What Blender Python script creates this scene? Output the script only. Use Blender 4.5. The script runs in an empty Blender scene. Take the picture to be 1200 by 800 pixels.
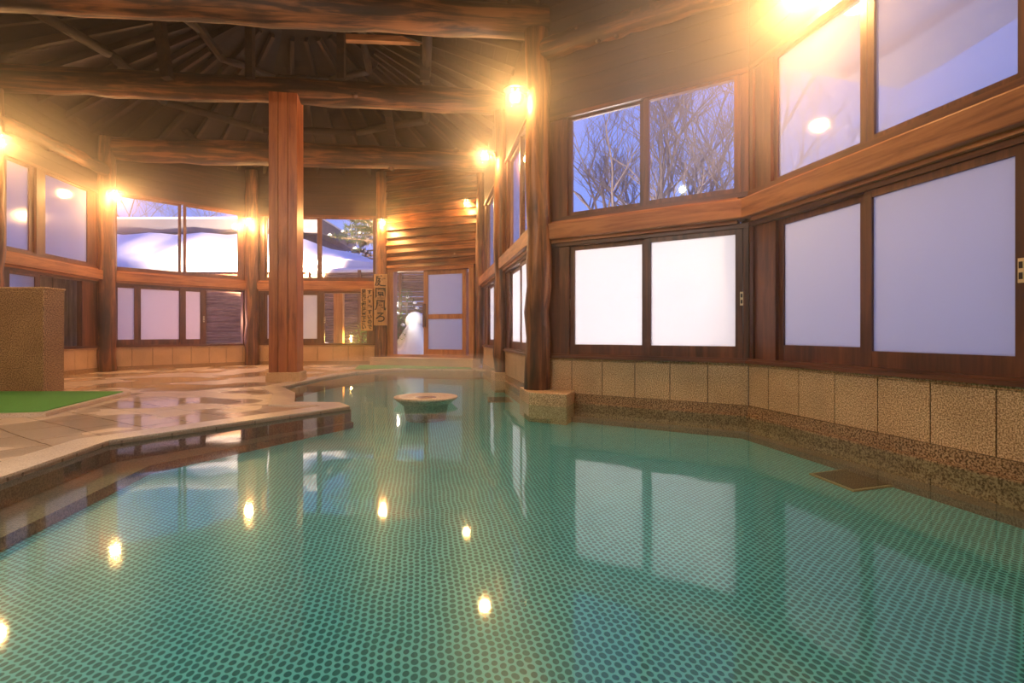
import bpy, math, random
from mathutils import Vector, Matrix
random.seed(7)
C = bpy.context.scene.collection
PI = math.pi
F = 620.0            # focal length in pixels of the 1200 px frame
EYE = 0.84           # camera above the water, water is z = 0
HOR = 391.0

# ------------------------------------------------------------------ materials
def new_mat(name):
    m = bpy.data.materials.new(name); m.use_nodes = True
    nt = m.node_tree; nt.nodes.clear()
    out = nt.nodes.new('ShaderNodeOutputMaterial')
    return m, nt, out
def N(nt, t, **kw):
    n = nt.nodes.new(t)
    for k, v in kw.items(): setattr(n, k, v)
    return n
def ramp(nt, stops):
    r = N(nt, 'ShaderNodeValToRGB'); e = r.color_ramp.elements
    while len(e) < len(stops): e.new(0.5)
    for i, (p, c) in enumerate(stops):
        e[i].position = p; e[i].color = (*c, 1)
    return r
def principled(nt, out, rough=0.5, spec=0.5):
    p = N(nt, 'ShaderNodeBsdfPrincipled')
    p.inputs['Roughness'].default_value = rough
    p.inputs['Specular IOR Level'].default_value = spec
    nt.links.new(p.outputs[0], out.inputs[0]); return p

def wood(name, dark, mid, light, axis='X', scale=1.0, rough=0.5, bump=0.15, vary=0.25):
    m, nt, out = new_mat(name); L = nt.links.new
    p = principled(nt, out, rough)
    tc = N(nt, 'ShaderNodeTexCoord'); oi = N(nt, 'ShaderNodeObjectInfo')
    mp = N(nt, 'ShaderNodeMapping')
    s = [9.0*scale]*3; s['XYZ'.index(axis)] = 0.7*scale
    mp.inputs['Scale'].default_value = s
    off = N(nt, 'ShaderNodeVectorMath', operation='SCALE'); off.inputs[0].default_value = (13.1, 7.7, 5.3)
    L(oi.outputs['Random'], off.inputs['Scale'])
    ad = N(nt, 'ShaderNodeVectorMath', operation='ADD')
    L(tc.outputs['Object'], mp.inputs[0]); L(mp.outputs[0], ad.inputs[0]); L(off.outputs[0], ad.inputs[1])
    n1 = N(nt, 'ShaderNodeTexNoise'); n1.inputs['Scale'].default_value = 1.6; n1.inputs['Detail'].default_value = 8; n1.inputs['Roughness'].default_value = 0.62
    n1.inputs['Distortion'].default_value = 0.6
    L(ad.outputs[0], n1.inputs['Vector'])
    n2 = N(nt, 'ShaderNodeTexNoise'); n2.inputs['Scale'].default_value = 1.3; n2.inputs['Detail'].default_value = 4
    L(tc.outputs['Object'], n2.inputs['Vector'])
    mx = N(nt, 'ShaderNodeMath', operation='MULTIPLY_ADD'); mx.inputs[1].default_value = 0.75
    L(n1.outputs[0], mx.inputs[0])
    m2 = N(nt, 'ShaderNodeMath', operation='MULTIPLY'); m2.inputs[1].default_value = 0.28
    L(n2.outputs[0], m2.inputs[0]); L(m2.outputs[0], mx.inputs[2])
    r = ramp(nt, [(0.38, dark), (0.5, mid), (0.62, light)])
    L(mx.outputs[0], r.inputs[0])
    ge = N(nt, 'ShaderNodeNewGeometry'); vr = N(nt, 'ShaderNodeMapRange'); vr.inputs['To Min'].default_value = 1-vary; vr.inputs['To Max'].default_value = 1+vary*0.5
    L(ge.outputs['Random Per Island'], vr.inputs[0])
    sc_ = N(nt, 'ShaderNodeVectorMath', operation='SCALE'); L(r.outputs[0], sc_.inputs[0]); L(vr.outputs[0], sc_.inputs['Scale'])
    L(sc_.outputs[0], p.inputs['Base Color'])
    b = N(nt, 'ShaderNodeBump'); b.inputs['Strength'].default_value = bump; b.inputs['Distance'].default_value = 0.02
    L(n1.outputs[0], b.inputs['Height']); L(b.outputs[0], p.inputs['Normal'])
    return m

def speckle(name, a, b, c, scale=140, rough=0.45, bump=0.1, patch=0.0):
    m, nt, out = new_mat(name); L = nt.links.new
    p = principled(nt, out, rough)
    tc = N(nt, 'ShaderNodeTexCoord')
    n = N(nt, 'ShaderNodeTexNoise'); n.inputs['Scale'].default_value = scale; n.inputs['Detail'].default_value = 2
    L(tc.outputs['Object'], n.inputs['Vector'])
    r = ramp(nt, [(0.38, a), (0.5, b), (0.60, c)]); L(n.outputs[0], r.inputs[0])
    n2 = N(nt, 'ShaderNodeTexNoise'); n2.inputs['Scale'].default_value = 2.2; n2.inputs['Detail'].default_value = 5
    L(tc.outputs['Object'], n2.inputs['Vector'])
    mix = N(nt, 'ShaderNodeMix', data_type='RGBA', blend_type='MULTIPLY'); mix.inputs[0].default_value = 0.55
    rr = ramp(nt, [(0.3, (0.55, 0.5, 0.45)), (0.65, (1, 1, 1))]); L(n2.outputs[0], rr.inputs[0])
    L(r.outputs[0], mix.inputs[6]); L(rr.outputs[0], mix.inputs[7]); L(mix.outputs[2], p.inputs['Base Color'])
    bp = N(nt, 'ShaderNodeBump'); bp.inputs['Strength'].default_value = bump; bp.inputs['Distance'].default_value = 0.004
    L(n.outputs[0], bp.inputs['Height']); L(bp.outputs[0], p.inputs['Normal'])
    return m

def plain(name, col, rough=0.5, metal=0.0, noise=0.0, nscale=8):
    m, nt, out = new_mat(name); L = nt.links.new
    p = principled(nt, out, rough); p.inputs['Metallic'].default_value = metal
    tc = N(nt, 'ShaderNodeTexCoord')
    n = N(nt, 'ShaderNodeTexNoise'); n.inputs['Scale'].default_value = nscale; n.inputs['Detail'].default_value = 5
    L(tc.outputs['Object'], n.inputs['Vector'])
    d = tuple(c*(1-noise) for c in col)
    r = ramp(nt, [(0.3, d), (0.7, col)]); L(n.outputs[0], r.inputs[0]); L(r.outputs[0], p.inputs['Base Color'])
    return m

def fresnel(nt, ior):
    # thin sheet: the same reflectance from either side
    fr = nt.nodes.new('ShaderNodeFresnel'); ge = nt.nodes.new('ShaderNodeNewGeometry'); mr = nt.nodes.new('ShaderNodeMapRange')
    mr.inputs['To Min'].default_value = ior; mr.inputs['To Max'].default_value = 1/ior
    nt.links.new(ge.outputs['Backfacing'], mr.inputs[0]); nt.links.new(mr.outputs[0], fr.inputs['IOR'])
    return fr
def clear_glass(name, tint=(0.93, 0.95, 1.0), rough=0.02):
    m, nt, out = new_mat(name); L = nt.links.new
    t = N(nt, 'ShaderNodeBsdfTransparent'); t.inputs[0].default_value = (*tint, 1)
    g = N(nt, 'ShaderNodeBsdfGlossy'); g.inputs['Roughness'].default_value = rough
    fr = fresnel(nt, 1.5)
    mx = N(nt, 'ShaderNodeMixShader')
    L(fr.outputs[0], mx.inputs[0]); L(t.outputs[0], mx.inputs[1]); L(g.outputs[0], mx.inputs[2]); L(mx.outputs[0], out.inputs[0])
    return m

def misted_glass(name, fac=0.75, rough=0.12):
    m, nt, out = new_mat(name); L = nt.links.new
    t = N(nt, 'ShaderNodeBsdfTransparent'); t.inputs[0].default_value = (0.9, 0.9, 0.95, 1)
    tl = N(nt, 'ShaderNodeBsdfTranslucent'); tl.inputs[0].default_value = (0.75, 0.75, 0.8, 1)
    df = N(nt, 'ShaderNodeBsdfDiffuse'); df.inputs[0].default_value = (0.6, 0.6, 0.65, 1)
    ms = N(nt, 'ShaderNodeMixShader'); ms.inputs[0].default_value = 0.3
    L(tl.outputs[0], ms.inputs[1]); L(df.outputs[0], ms.inputs[2])
    m1 = N(nt, 'ShaderNodeMixShader'); m1.inputs[0].default_value = fac
    L(t.outputs[0], m1.inputs[1]); L(ms.outputs[0], m1.inputs[2])
    g = N(nt, 'ShaderNodeBsdfGlossy'); g.inputs['Roughness'].default_value = rough
    fr = fresnel(nt, 1.5)
    mx = N(nt, 'ShaderNodeMixShader')
    L(fr.outputs[0], mx.inputs[0]); L(m1.outputs[0], mx.inputs[1]); L(g.outputs[0], mx.inputs[2]); L(mx.outputs[0], out.inputs[0])
    return m

def frosted_glass(name):
    m, nt, out = new_mat(name); L = nt.links.new
    tl = N(nt, 'ShaderNodeBsdfTranslucent'); tl.inputs[0].default_value = (0.76, 0.75, 0.77, 1)
    df = N(nt, 'ShaderNodeBsdfDiffuse'); df.inputs[0].default_value = (0.75, 0.75, 0.78, 1)
    m1 = N(nt, 'ShaderNodeMixShader'); m1.inputs[0].default_value = 0.18
    L(tl.outputs[0], m1.inputs[1]); L(df.outputs[0], m1.inputs[2])
    g = N(nt, 'ShaderNodeBsdfGlossy'); g.inputs['Roughness'].default_value = 0.3
    mx = N(nt, 'ShaderNodeMixShader'); mx.inputs[0].default_value = 0.04
    L(m1.outputs[0], mx.inputs[1]); L(g.outputs[0], mx.inputs[2]); L(mx.outputs[0], out.inputs[0])
    return m

def water_mat():
    m, nt, out = new_mat('bath_water'); L = nt.links.new
    t = N(nt, 'ShaderNodeBsdfTransparent'); t.inputs[0].default_value = (0.80, 0.97, 0.95, 1)
    g = N(nt, 'ShaderNodeBsdfGlossy'); g.inputs['Roughness'].default_value = 0.045
    fr = fresnel(nt, 1.36)
    mx = N(nt, 'ShaderNodeMixShader')
    tc = N(nt, 'ShaderNodeTexCoord')
    n = N(nt, 'ShaderNodeTexNoise'); n.inputs['Scale'].default_value = 1.6; n.inputs['Detail'].default_value = 1.5
    L(tc.outputs['Object'], n.inputs['Vector'])
    b = N(nt, 'ShaderNodeBump'); b.inputs['Strength'].default_value = 0.10; b.inputs['Distance'].default_value = 0.03
    L(n.outputs[0], b.inputs['Height'])
    L(b.outputs[0], g.inputs['Normal']); L(b.outputs[0], fr.inputs['Normal'])
    L(fr.outputs[0], mx.inputs[0]); L(t.outputs[0], mx.inputs[1]); L(g.outputs[0], mx.inputs[2]); L(mx.outputs[0], out.inputs[0])
    return m

def mosaic_mat():
    # dark teal round glass tiles in staggered columns over a paler teal grout
    m, nt, out = new_mat('round_mosaic'); L = nt.links.new
    p = principled(nt, out, 0.35)
    tc = N(nt, 'ShaderNodeTexCoord')
    mp = N(nt, 'ShaderNodeMapping'); mp.vector_type = 'POINT'
    mp.inputs['Rotation'].default_value = (0, 0, -math.radians(9.8))
    L(tc.outputs['Object'], mp.inputs[0])
    # slight wander of the columns
    wn = N(nt, 'ShaderNodeTexNoise'); wn.inputs['Scale'].default_value = 5; L(tc.outputs['Object'], wn.inputs['Vector'])
    wv = N(nt, 'ShaderNodeVectorMath', operation='MULTIPLY_ADD')
    wv.inputs[1].default_value = (0.03, 0.03, 0); L(wn.outputs['Color'], wv.inputs[0]); L(mp.outputs[0], wv.inputs[2])
    sx, sy = 0.0272*2, 0.0375
    def lattice(off):
        a = N(nt, 'ShaderNodeVectorMath', operation='ADD'); a.inputs[1].default_value = off; L(wv.outputs[0], a.inputs[0])
        d = N(nt, 'ShaderNodeVectorMath', operation='DIVIDE'); d.inputs[1].default_value = (sx, sy, 1); L(a.outputs[0], d.inputs[0])
        f = N(nt, 'ShaderNodeVectorMath', operation='FRACTION'); L(d.outputs[0], f.inputs[0])
        s = N(nt, 'ShaderNodeVectorMath', operation='SUBTRACT'); s.inputs[1].default_value = (0.5, 0.5, 0); L(f.outputs[0], s.inputs[0])
        q = N(nt, 'ShaderNodeVectorMath', operation='MULTIPLY'); q.inputs[1].default_value = (2.0, 1.0, 0); L(s.outputs[0], q.inputs[0])
        l = N(nt, 'ShaderNodeVectorMath', operation='LENGTH'); L(q.outputs[0], l.inputs[0])
        fl = N(nt, 'ShaderNodeVectorMath', operation='FLOOR'); L(d.outputs[0], fl.inputs[0])
        wn2 = N(nt, 'ShaderNodeTexWhiteNoise', noise_dimensions='2D'); L(fl.outputs[0], wn2.inputs['Vector'])
        return l.outputs['Value'], wn2.outputs['Value']
    l1, r1 = lattice((0, 0, 0)); l2, r2 = lattice((sx/2, sy/2, 0))
    def disc(l, r):
        th = N(nt, 'ShaderNodeMath', operation='MULTIPLY_ADD'); th.inputs[1].default_value = 0.08; th.inputs[2].default_value = 0.395; L(r, th.inputs[0])
        sb = N(nt, 'ShaderNodeMath', operation='SUBTRACT'); L(th.outputs[0], sb.inputs[0]); L(l, sb.inputs[1])
        ml = N(nt, 'ShaderNodeMath', operation='MULTIPLY', use_clamp=True); ml.inputs[1].default_value = 12.0; L(sb.outputs[0], ml.inputs[0])
        return ml.outputs[0]
    mxx = N(nt, 'ShaderNodeMath', operation='MAXIMUM'); L(disc(l1, r1), mxx.inputs[0]); L(disc(l2, r2), mxx.inputs[1])
    big = N(nt, 'ShaderNodeTexNoise'); big.inputs['Scale'].default_value = 0.8; big.inputs['Detail'].default_value = 3; L(tc.outputs['Object'], big.inputs['Vector'])
    g = ramp(nt, [(0.3, GROUT_A), (0.7, GROUT_B)]); L(big.outputs[0], g.inputs[0])
    rr = N(nt, 'ShaderNodeMix', data_type='RGBA'); L(r1, rr.inputs[0])
    rr.inputs[6].default_value = (*DOT_A, 1); rr.inputs[7].default_value = (*DOT_B, 1)
    mix = N(nt, 'ShaderNodeMix', data_type='RGBA'); L(mxx.outputs[0], mix.inputs[0]); L(g.outputs[0], mix.inputs[6]); L(rr.outputs[2], mix.inputs[7])
    L(mix.outputs[2], p.inputs['Base Color'])
    return m
GROUT_A, GROUT_B = (0.16, 0.60, 0.70), (0.21, 0.68, 0.74)
DOT_A, DOT_B = (0.008, 0.15, 0.20), (0.02, 0.20, 0.24)

def deck_mat():
    m, nt, out = new_mat('wet_stone_paving'); L = nt.links.new
    p = principled(nt, out, 0.3)
    tc = N(nt, 'ShaderNodeTexCoord')
    mp = N(nt, 'ShaderNodeMapping'); mp.inputs['Rotation'].default_value = (0, 0, math.radians(33)); L(tc.outputs['Object'], mp.inputs[0])
    wn = N(nt, 'ShaderNodeTexNoise'); wn.inputs['Scale'].default_value = 2.5; wn.inputs['Detail'].default_value = 3; L(mp.outputs[0], wn.inputs['Vector'])
    wv = N(nt, 'ShaderNodeVectorMath', operation='MULTIPLY_ADD'); wv.inputs[1].default_value = (0.06, 0.06, 0); L(wn.outputs['Color'], wv.inputs[0]); L(mp.outputs[0], wv.inputs[2])
    br = N(nt, 'ShaderNodeTexBrick'); br.inputs['Scale'].default_value = 1.0
    br.inputs['Brick Width'].default_value = 0.62; br.inputs['Row Height'].default_value = 0.36; br.inputs['Mortar Size'].default_value = 0.007
    br.inputs['Mortar Smooth'].default_value = 0.3
    br.inputs['Color1'].default_value = (0.80, 0.64, 0.52, 1); br.inputs['Color2'].default_value = (0.68, 0.52, 0.41, 1); br.inputs['Mortar'].default_value = (0.30, 0.20, 0.14, 1)
    L(wv.outputs[0], br.inputs['Vector'])
    n = N(nt, 'ShaderNodeTexNoise'); n.inputs['Scale'].default_value = 90; L(tc.outputs['Object'], n.inputs['Vector'])
    mix = N(nt, 'ShaderNodeMix', data_type='RGBA', blend_type='MULTIPLY'); mix.inputs[0].default_value = 0.5
    rr = ramp(nt, [(0.35, (0.6, 0.55, 0.5)), (0.6, (1, 1, 1))]); L(n.outputs[0], rr.inputs[0])
    L(br.outputs[0], mix.inputs[6]); L(rr.outputs[0], mix.inputs[7]); L(mix.outputs[2], p.inputs['Base Color'])
    pu = N(nt, 'ShaderNodeTexNoise'); pu.inputs['Scale'].default_value = 0.9; pu.inputs['Detail'].default_value = 2; L(tc.outputs['Object'], pu.inputs['Vector'])
    ro = N(nt, 'ShaderNodeMapRange'); ro.inputs['From Min'].default_value = 0.45; ro.inputs['From Max'].default_value = 0.55
    ro.inputs['To Min'].default_value = 0.05; ro.inputs['To Max'].default_value = 0.38; L(pu.outputs[0], ro.inputs[0]); L(ro.outputs[0], p.inputs['Roughness'])
    b = N(nt, 'ShaderNodeBump'); b.inputs['Strength'].default_value = 0.25; b.inputs['Distance'].default_value = 0.01
    L(br.outputs['Fac'], b.inputs['Height']); b.invert = True; L(b.outputs[0], p.inputs['Normal'])
    return m

W_DARK = ((0.035, 0.010, 0.004), (0.09, 0.026, 0.010), (0.16, 0.052, 0.020))
W_MID = ((0.03, 0.009, 0.003), (0.15, 0.045, 0.013), (0.36, 0.13, 0.04))
W_WARM = ((0.18, 0.052, 0.016), (0.38, 0.13, 0.042), (0.54, 0.22, 0.08))
M = {}
M['frame_x'] = wood('stained_frame_wood_x', *W_DARK, axis='X', bump=0.05, rough=0.4)
M['frame_z'] = wood('stained_frame_wood_z', *W_DARK, axis='Z', bump=0.05, rough=0.4)
M['beam_x'] = wood('cedar_beam_wood', *W_WARM, axis='X', bump=0.1)
M['log_x'] = wood('old_log_wood_x', (0.008, 0.003, 0.001), (0.045, 0.015, 0.005), (0.24, 0.09, 0.03), axis='X', scale=0.8, bump=0.5, rough=0.6)
M['log_z'] = wood('log_post_wood_z', (0.018, 0.006, 0.002), (0.11, 0.036, 0.012), (0.34, 0.13, 0.045), axis='Z', scale=0.7, bump=0.4, rough=0.45)
M['pillar_z'] = wood('red_cedar_pillar_wood', (0.20, 0.045, 0.015), (0.36, 0.095, 0.03), (0.46, 0.15, 0.05), axis='Z', bump=0.1, rough=0.4)
M['board_x'] = wood('siding_board_wood', *W_MID, axis='X', bump=0.2, rough=0.45, vary=0.6)
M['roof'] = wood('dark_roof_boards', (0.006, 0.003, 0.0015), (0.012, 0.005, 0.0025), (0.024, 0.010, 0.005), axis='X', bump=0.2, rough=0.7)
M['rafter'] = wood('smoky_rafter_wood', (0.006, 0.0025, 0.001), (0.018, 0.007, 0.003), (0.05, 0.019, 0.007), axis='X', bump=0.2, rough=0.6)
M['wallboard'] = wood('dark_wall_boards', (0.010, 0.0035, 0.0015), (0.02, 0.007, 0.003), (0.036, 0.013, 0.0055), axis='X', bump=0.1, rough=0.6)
M['door_z'] = wood('light_door_wood', (0.26, 0.10, 0.035), (0.42, 0.18, 0.065), (0.52, 0.26, 0.11), axis='Z', bump=0.05, rough=0.4)
M['sign_z'] = wood('sign_board_wood', (0.42, 0.22, 0.09), (0.62, 0.36, 0.15), (0.75, 0.48, 0.22), axis='Z', bump=0.05, rough=0.6)
M['ink'] = plain('black_ink', (0.01, 0.008, 0.006), 0.6)
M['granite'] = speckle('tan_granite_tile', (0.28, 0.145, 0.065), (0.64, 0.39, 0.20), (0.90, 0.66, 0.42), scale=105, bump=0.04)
M['granite_lo'] = speckle('wet_and_dimmed_granite', (0.10, 0.05, 0.025), (0.36, 0.21, 0.11), (0.58, 0.38, 0.22), scale=75, bump=0.04, rough=0.25)
M['grout'] = plain('dark_grout', (0.045, 0.025, 0.012), 0.8)
M['coping'] = speckle('pink_stone_coping', (0.60, 0.48, 0.40), (0.78, 0.64, 0.55), (0.86, 0.74, 0.65), scale=120, rough=0.3)
M['ledge_dark'] = speckle('dark_submerged_stone', (0.08, 0.06, 0.05), (0.16, 0.12, 0.10), (0.24, 0.18, 0.15), scale=80, rough=0.5)  # dark tone also carries the dim water along the paved edge
M['basin'] = speckle('pale_basin_stone', (0.48, 0.36, 0.28), (0.68, 0.54, 0.42), (0.80, 0.66, 0.52), scale=60, rough=0.35)
M['deck'] = deck_mat()
M['mosaic'] = mosaic_mat()
M['water'] = water_mat()
M['glass'] = clear_glass('clear_window_glass')
M['misted'] = misted_glass('misted_window_glass')
M['light_mist'] = misted_glass('lightly_misted_glass', 0.32, 0.06)
M['frost'] = frosted_glass('frosted_window_glass')
M['metal'] = plain('pale_latch_metal', (0.75, 0.66, 0.45), 0.3, 0.6)
M['dark_metal'] = plain('dark_metal', (0.05, 0.045, 0.04), 0.4, 0.7)
M['grate'] = plain('brown_drain_metal', (0.07, 0.045, 0.03), 0.5, 0.3)
M['brass'] = plain('drain_rim', (0.42, 0.30, 0.16), 0.4, 0.2)
M['turf'] = plain('green_artificial_turf', (0.09, 0.42, 0.06), 0.9, 0, 0.35, 60)
M['snow'] = plain('snow', (0.88, 0.90, 0.94), 0.7, 0, 0.05, 3)
M['bark'] = plain('grey_brown_bark', (0.34, 0.25, 0.22), 0.85, 0, 0.4, 12)
M['needle'] = plain('dark_pine_needles', (0.03, 0.07, 0.03), 0.7, 0, 0.4, 20)
M['leaf'] = plain('shrub_leaves', (0.12, 0.20, 0.05), 0.5, 0, 0.4, 20)
M['plaster'] = plain('cream_eave_plaster', (0.75, 0.62, 0.44), 0.8, 0, 0.1, 4)
M['shed'] = wood('shed_boards', (0.10, 0.04, 0.02), (0.20, 0.085, 0.04), (0.28, 0.13, 0.06), axis='Z', rough=0.7)
M['bamboo'] = wood('brushwood_fence', (0.10, 0.055, 0.04), (0.24, 0.14, 0.10), (0.36, 0.24, 0.18), axis='X', scale=2.5, rough=0.7, bump=0.6)
M['bamboo_v'] = wood('bamboo_blind', (0.16, 0.11, 0.07), (0.30, 0.22, 0.15), (0.42, 0.32, 0.22), axis='Z', scale=1.5, rough=0.5, bump=0.2)
M['slate'] = plain('grey_far_roof', (0.16, 0.17, 0.22), 0.7, 0, 0.2, 2)
def emis(name, col, s):
    m, nt, out = new_mat(name)
    e = N(nt, 'ShaderNodeEmission'); e.inputs[0].default_value = (*col, 1); e.inputs[1].default_value = s
    nt.links.new(e.outputs[0], out.inputs[0]); return m
M['lampglass'] = clear_glass('lamp_bulb_glass', (1, 0.97, 0.9), 0.05)

# ------------------------------------------------------------------ mesh builder
class MB:
    def __init__(s): s.v = []; s.f = []
    def box(s, x0, x1, y0, y1, z0, z1, R=None):
        b = len(s.v)
        for z in (z0, z1):
            for x, y in ((x0, y0), (x1, y0), (x1, y1), (x0, y1)):
                p = Vector((x, y, z)); s.v.append(R @ p if R else p)
        s.f += [tuple(b+i for i in q) for q in ((3, 2, 1, 0), (4, 5, 6, 7), (0, 1, 5, 4), (1, 2, 6, 5), (2, 3, 7, 6), (3, 0, 4, 7))]
        return s
    def poly_prism(s, pts, z0, z1):
        b = len(s.v); n = len(pts)
        for z in (z0, z1):
            for p in pts: s.v.append(Vector((p[0], p[1], z)))
        s.f.append(tuple(b+i for i in reversed(range(n)))); s.f.append(tuple(b+n+i for i in range(n)))
        for i in range(n):
            j = (i+1) % n; s.f.append((b+i, b+j, b+n+j, b+n+i))
        return s
    def tube(s, pts, rad, n=8, cap=True, jit=0.0, sq=0.0):
        pts = [Vector(p) for p in pts]; rings = []
        up = Vector((0, 0, 1))
        for i, p in enumerate(pts):
            d = (pts[min(i+1, len(pts)-1)] - pts[max(i-1, 0)]).normalized()
            u = up if abs(d.z) < 0.95 else Vector((1, 0, 0))
            a = d.cross(u).normalized(); c = a.cross(d).normalized()
            r = rad[i] if isinstance(rad, (list, tuple)) else rad
            b = len(s.v)
            for k in range(n):
                t = 2*PI*k/n; rr = r*(1+random.uniform(-jit, jit))
                if sq: rr *= 1/max(abs(math.cos(t)), abs(math.sin(t)))**sq
                s.v.append(p + a*math.cos(t)*rr + c*math.sin(t)*rr)
            rings.append(b)
        for i in range(len(rings)-1):
            a, b = rings[i], rings[i+1]
            for k in range(n):
                k2 = (k+1) % n; s.f.append((a+k, a+k2, b+k2, b+k))
        if cap:
            s.f.append(tuple(rings[0]+k for k in reversed(range(n)))); s.f.append(tuple(rings[-1]+k for k in range(n)))
        return s
    def lathe(s, prof, n=32, c=(0, 0, 0)):
        b0 = len(s.v)
        for r, z in prof:
            for k in range(n):
                t = 2*PI*k/n; s.v.append(Vector((c[0]+r*math.cos(t), c[1]+r*math.sin(t), c[2]+z)))
        for i in range(len(prof)-1):
            for k in range(n):
                k2 = (k+1) % n; s.f.append((b0+i*n+k, b0+i*n+k2, b0+(i+1)*n+k2, b0+(i+1)*n+k))
        s.f.append(tuple(b0+k for k in reversed(range(n)))); m = b0+(len(prof)-1)*n
        s.f.append(tuple(m+k for k in range(n)))
        return s
    def quad(s, *p):
        b = len(s.v); s.v += [Vector(q) for q in p]; s.f.append(tuple(range(b, b+len(p)))); return s
    def build(s, name, mat, parent=None, loc=(0, 0, 0), rz=0, smooth=False, bevel=0):
        me = bpy.data.meshes.new(name); me.from_pydata([tuple(v) for v in s.v], [], s.f)
        me.materials.append(mat)
        if smooth:
            me.polygons.foreach_set('use_smooth', [True]*len(me.polygons))
        me.update()
        o = bpy.data.objects.new(name, me); C.objects.link(o)
        o.location = loc; o.rotation_euler = (0, 0, rz)
        if parent: o.parent = parent
        if bevel:
            b = o.modifiers.new('bevel', 'BEVEL'); b.width = bevel; b.segments = 2; b.limit_method = 'ANGLE'
        if smooth and bevel == 0:
            pass
        return o
def empty(name, loc=(0, 0, 0), rz=0):
    o = bpy.data.objects.new(name, None); C.objects.link(o); o.location = loc; o.rotation_euler = (0, 0, rz)
    o.empty_display_size = 0.2; return o
def tag(o, label, cat, group=None):
    o['label'] = label; o['category'] = cat
    if group: o['group'] = group
    return o
def struct(o, label=None):
    o['kind'] = 'structure'
    if label: o['label'] = label
    return o

# ------------------------------------------------------------------ plan of the hall (metres)
E2 = (2.94, 2.74); C0 = (2.405, 5.378); P1 = (0.35, 6.72)
P2 = (-0.155, 9.70); P3 = (-0.72, 13.0); P4 = (-3.45, 14.1); P5 = (-6.85, 13.9); P6 = (-8.90, 11.5); P7 = (-8.45, 8.55); P8 = (-9.0, 5.6)
Q1 = (-9.2, 1.5); Q2 = (-7.2, -2.8); Q3 = (-2.0, -4.6); Q4 = (1.6, -3.4); Q5 = (3.2, -0.3)
HALL = [E2, C0, P1, P2, P3, P4, P5, P6, P7, P8, Q1, Q2, Q3, Q4, Q5]
WALLTOP = 5.4

class Bay:
    """wall bay from A to B; local x runs along the wall, +y into the room"""
    def __init__(s, A, B):
        s.A, s.B = A, B; dx, dy = B[0]-A[0], B[1]-A[1]
        s.L = math.hypot(dx, dy); s.rz = math.atan2(dy, dx); s.u = (dx/s.L, dy/s.L)
    def at(s, px):
        k = (px-600)/F
        return (k*s.A[1]-s.A[0])/(s.u[0]-k*s.u[1])
    def b(s, mb, name, mat, parent=None, **k):
        if parent is not None: return mb.build(name, mat, parent, **k)
        return mb.build(name, mat, None, loc=(s.A[0], s.A[1], 0), rz=s.rz, **k)
    def root(s, name): return empty(name, (s.A[0], s.A[1], 0), s.rz)
    def p(s, x, y, z): return (s.A[0]+s.u[0]*x-s.u[1]*y, s.A[1]+s.u[1]*x+s.u[0]*y, z)

wcount = [0]; tcount = [0]
def base(bay, side, off=0.0, x0=0.0, x1=None, tile=0.4):
    """granite clad dwarf wall"""
    x1 = bay.L if x1 is None else x1
    w = bay.root('wall_'+side+'_base'); struct(w)
    bay.b(MB().box(x0, x1, -0.18, -0.006, -0.55, 0.53), 'wall_core', M['grout'], w)
    t = MB(); x = off-tile*math.ceil((off-x0)/tile)
    while x < x1-0.01:
        a, b = max(x, x0)+0.0045, min(x+tile, x1)-0.0045
        if b-a > 0.01: t.box(a, b, -0.02, 0.0, 0.113, 0.510)
        x += tile
    bay.b(t, 'tile_facing', M['granite'], w)
    bay.b(MB().box(x0, x1, -0.20, 0.012, 0.514, 0.540), 'cap_stone', M['granite'], w)
    bay.b(MB().box(x0, x1, -0.02, 0.012, -0.5, 0.110), 'base_course', M['granite_lo'], w)
    bay.b(MB().box(x0, x1, 0.01, 0.045, -0.5, 0.012), 'ledge', M['granite_lo'], w)
    return w

def latch(par, x, y, z):
    m = MB().box(x-0.016, x+0.016, y, y+0.008, z-0.07, z+0.07)
    o = m.build('latch', M['metal'], par)
    q = MB().box(x-0.009, x+0.009, y+0.008, y+0.012, z-0.05, z-0.012).box(x-0.009, x+0.009, y+0.008, y+0.012, z+0.012, z+0.05)
    return o, q.build('latch_slot', M['dark_metal'], par)

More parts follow.
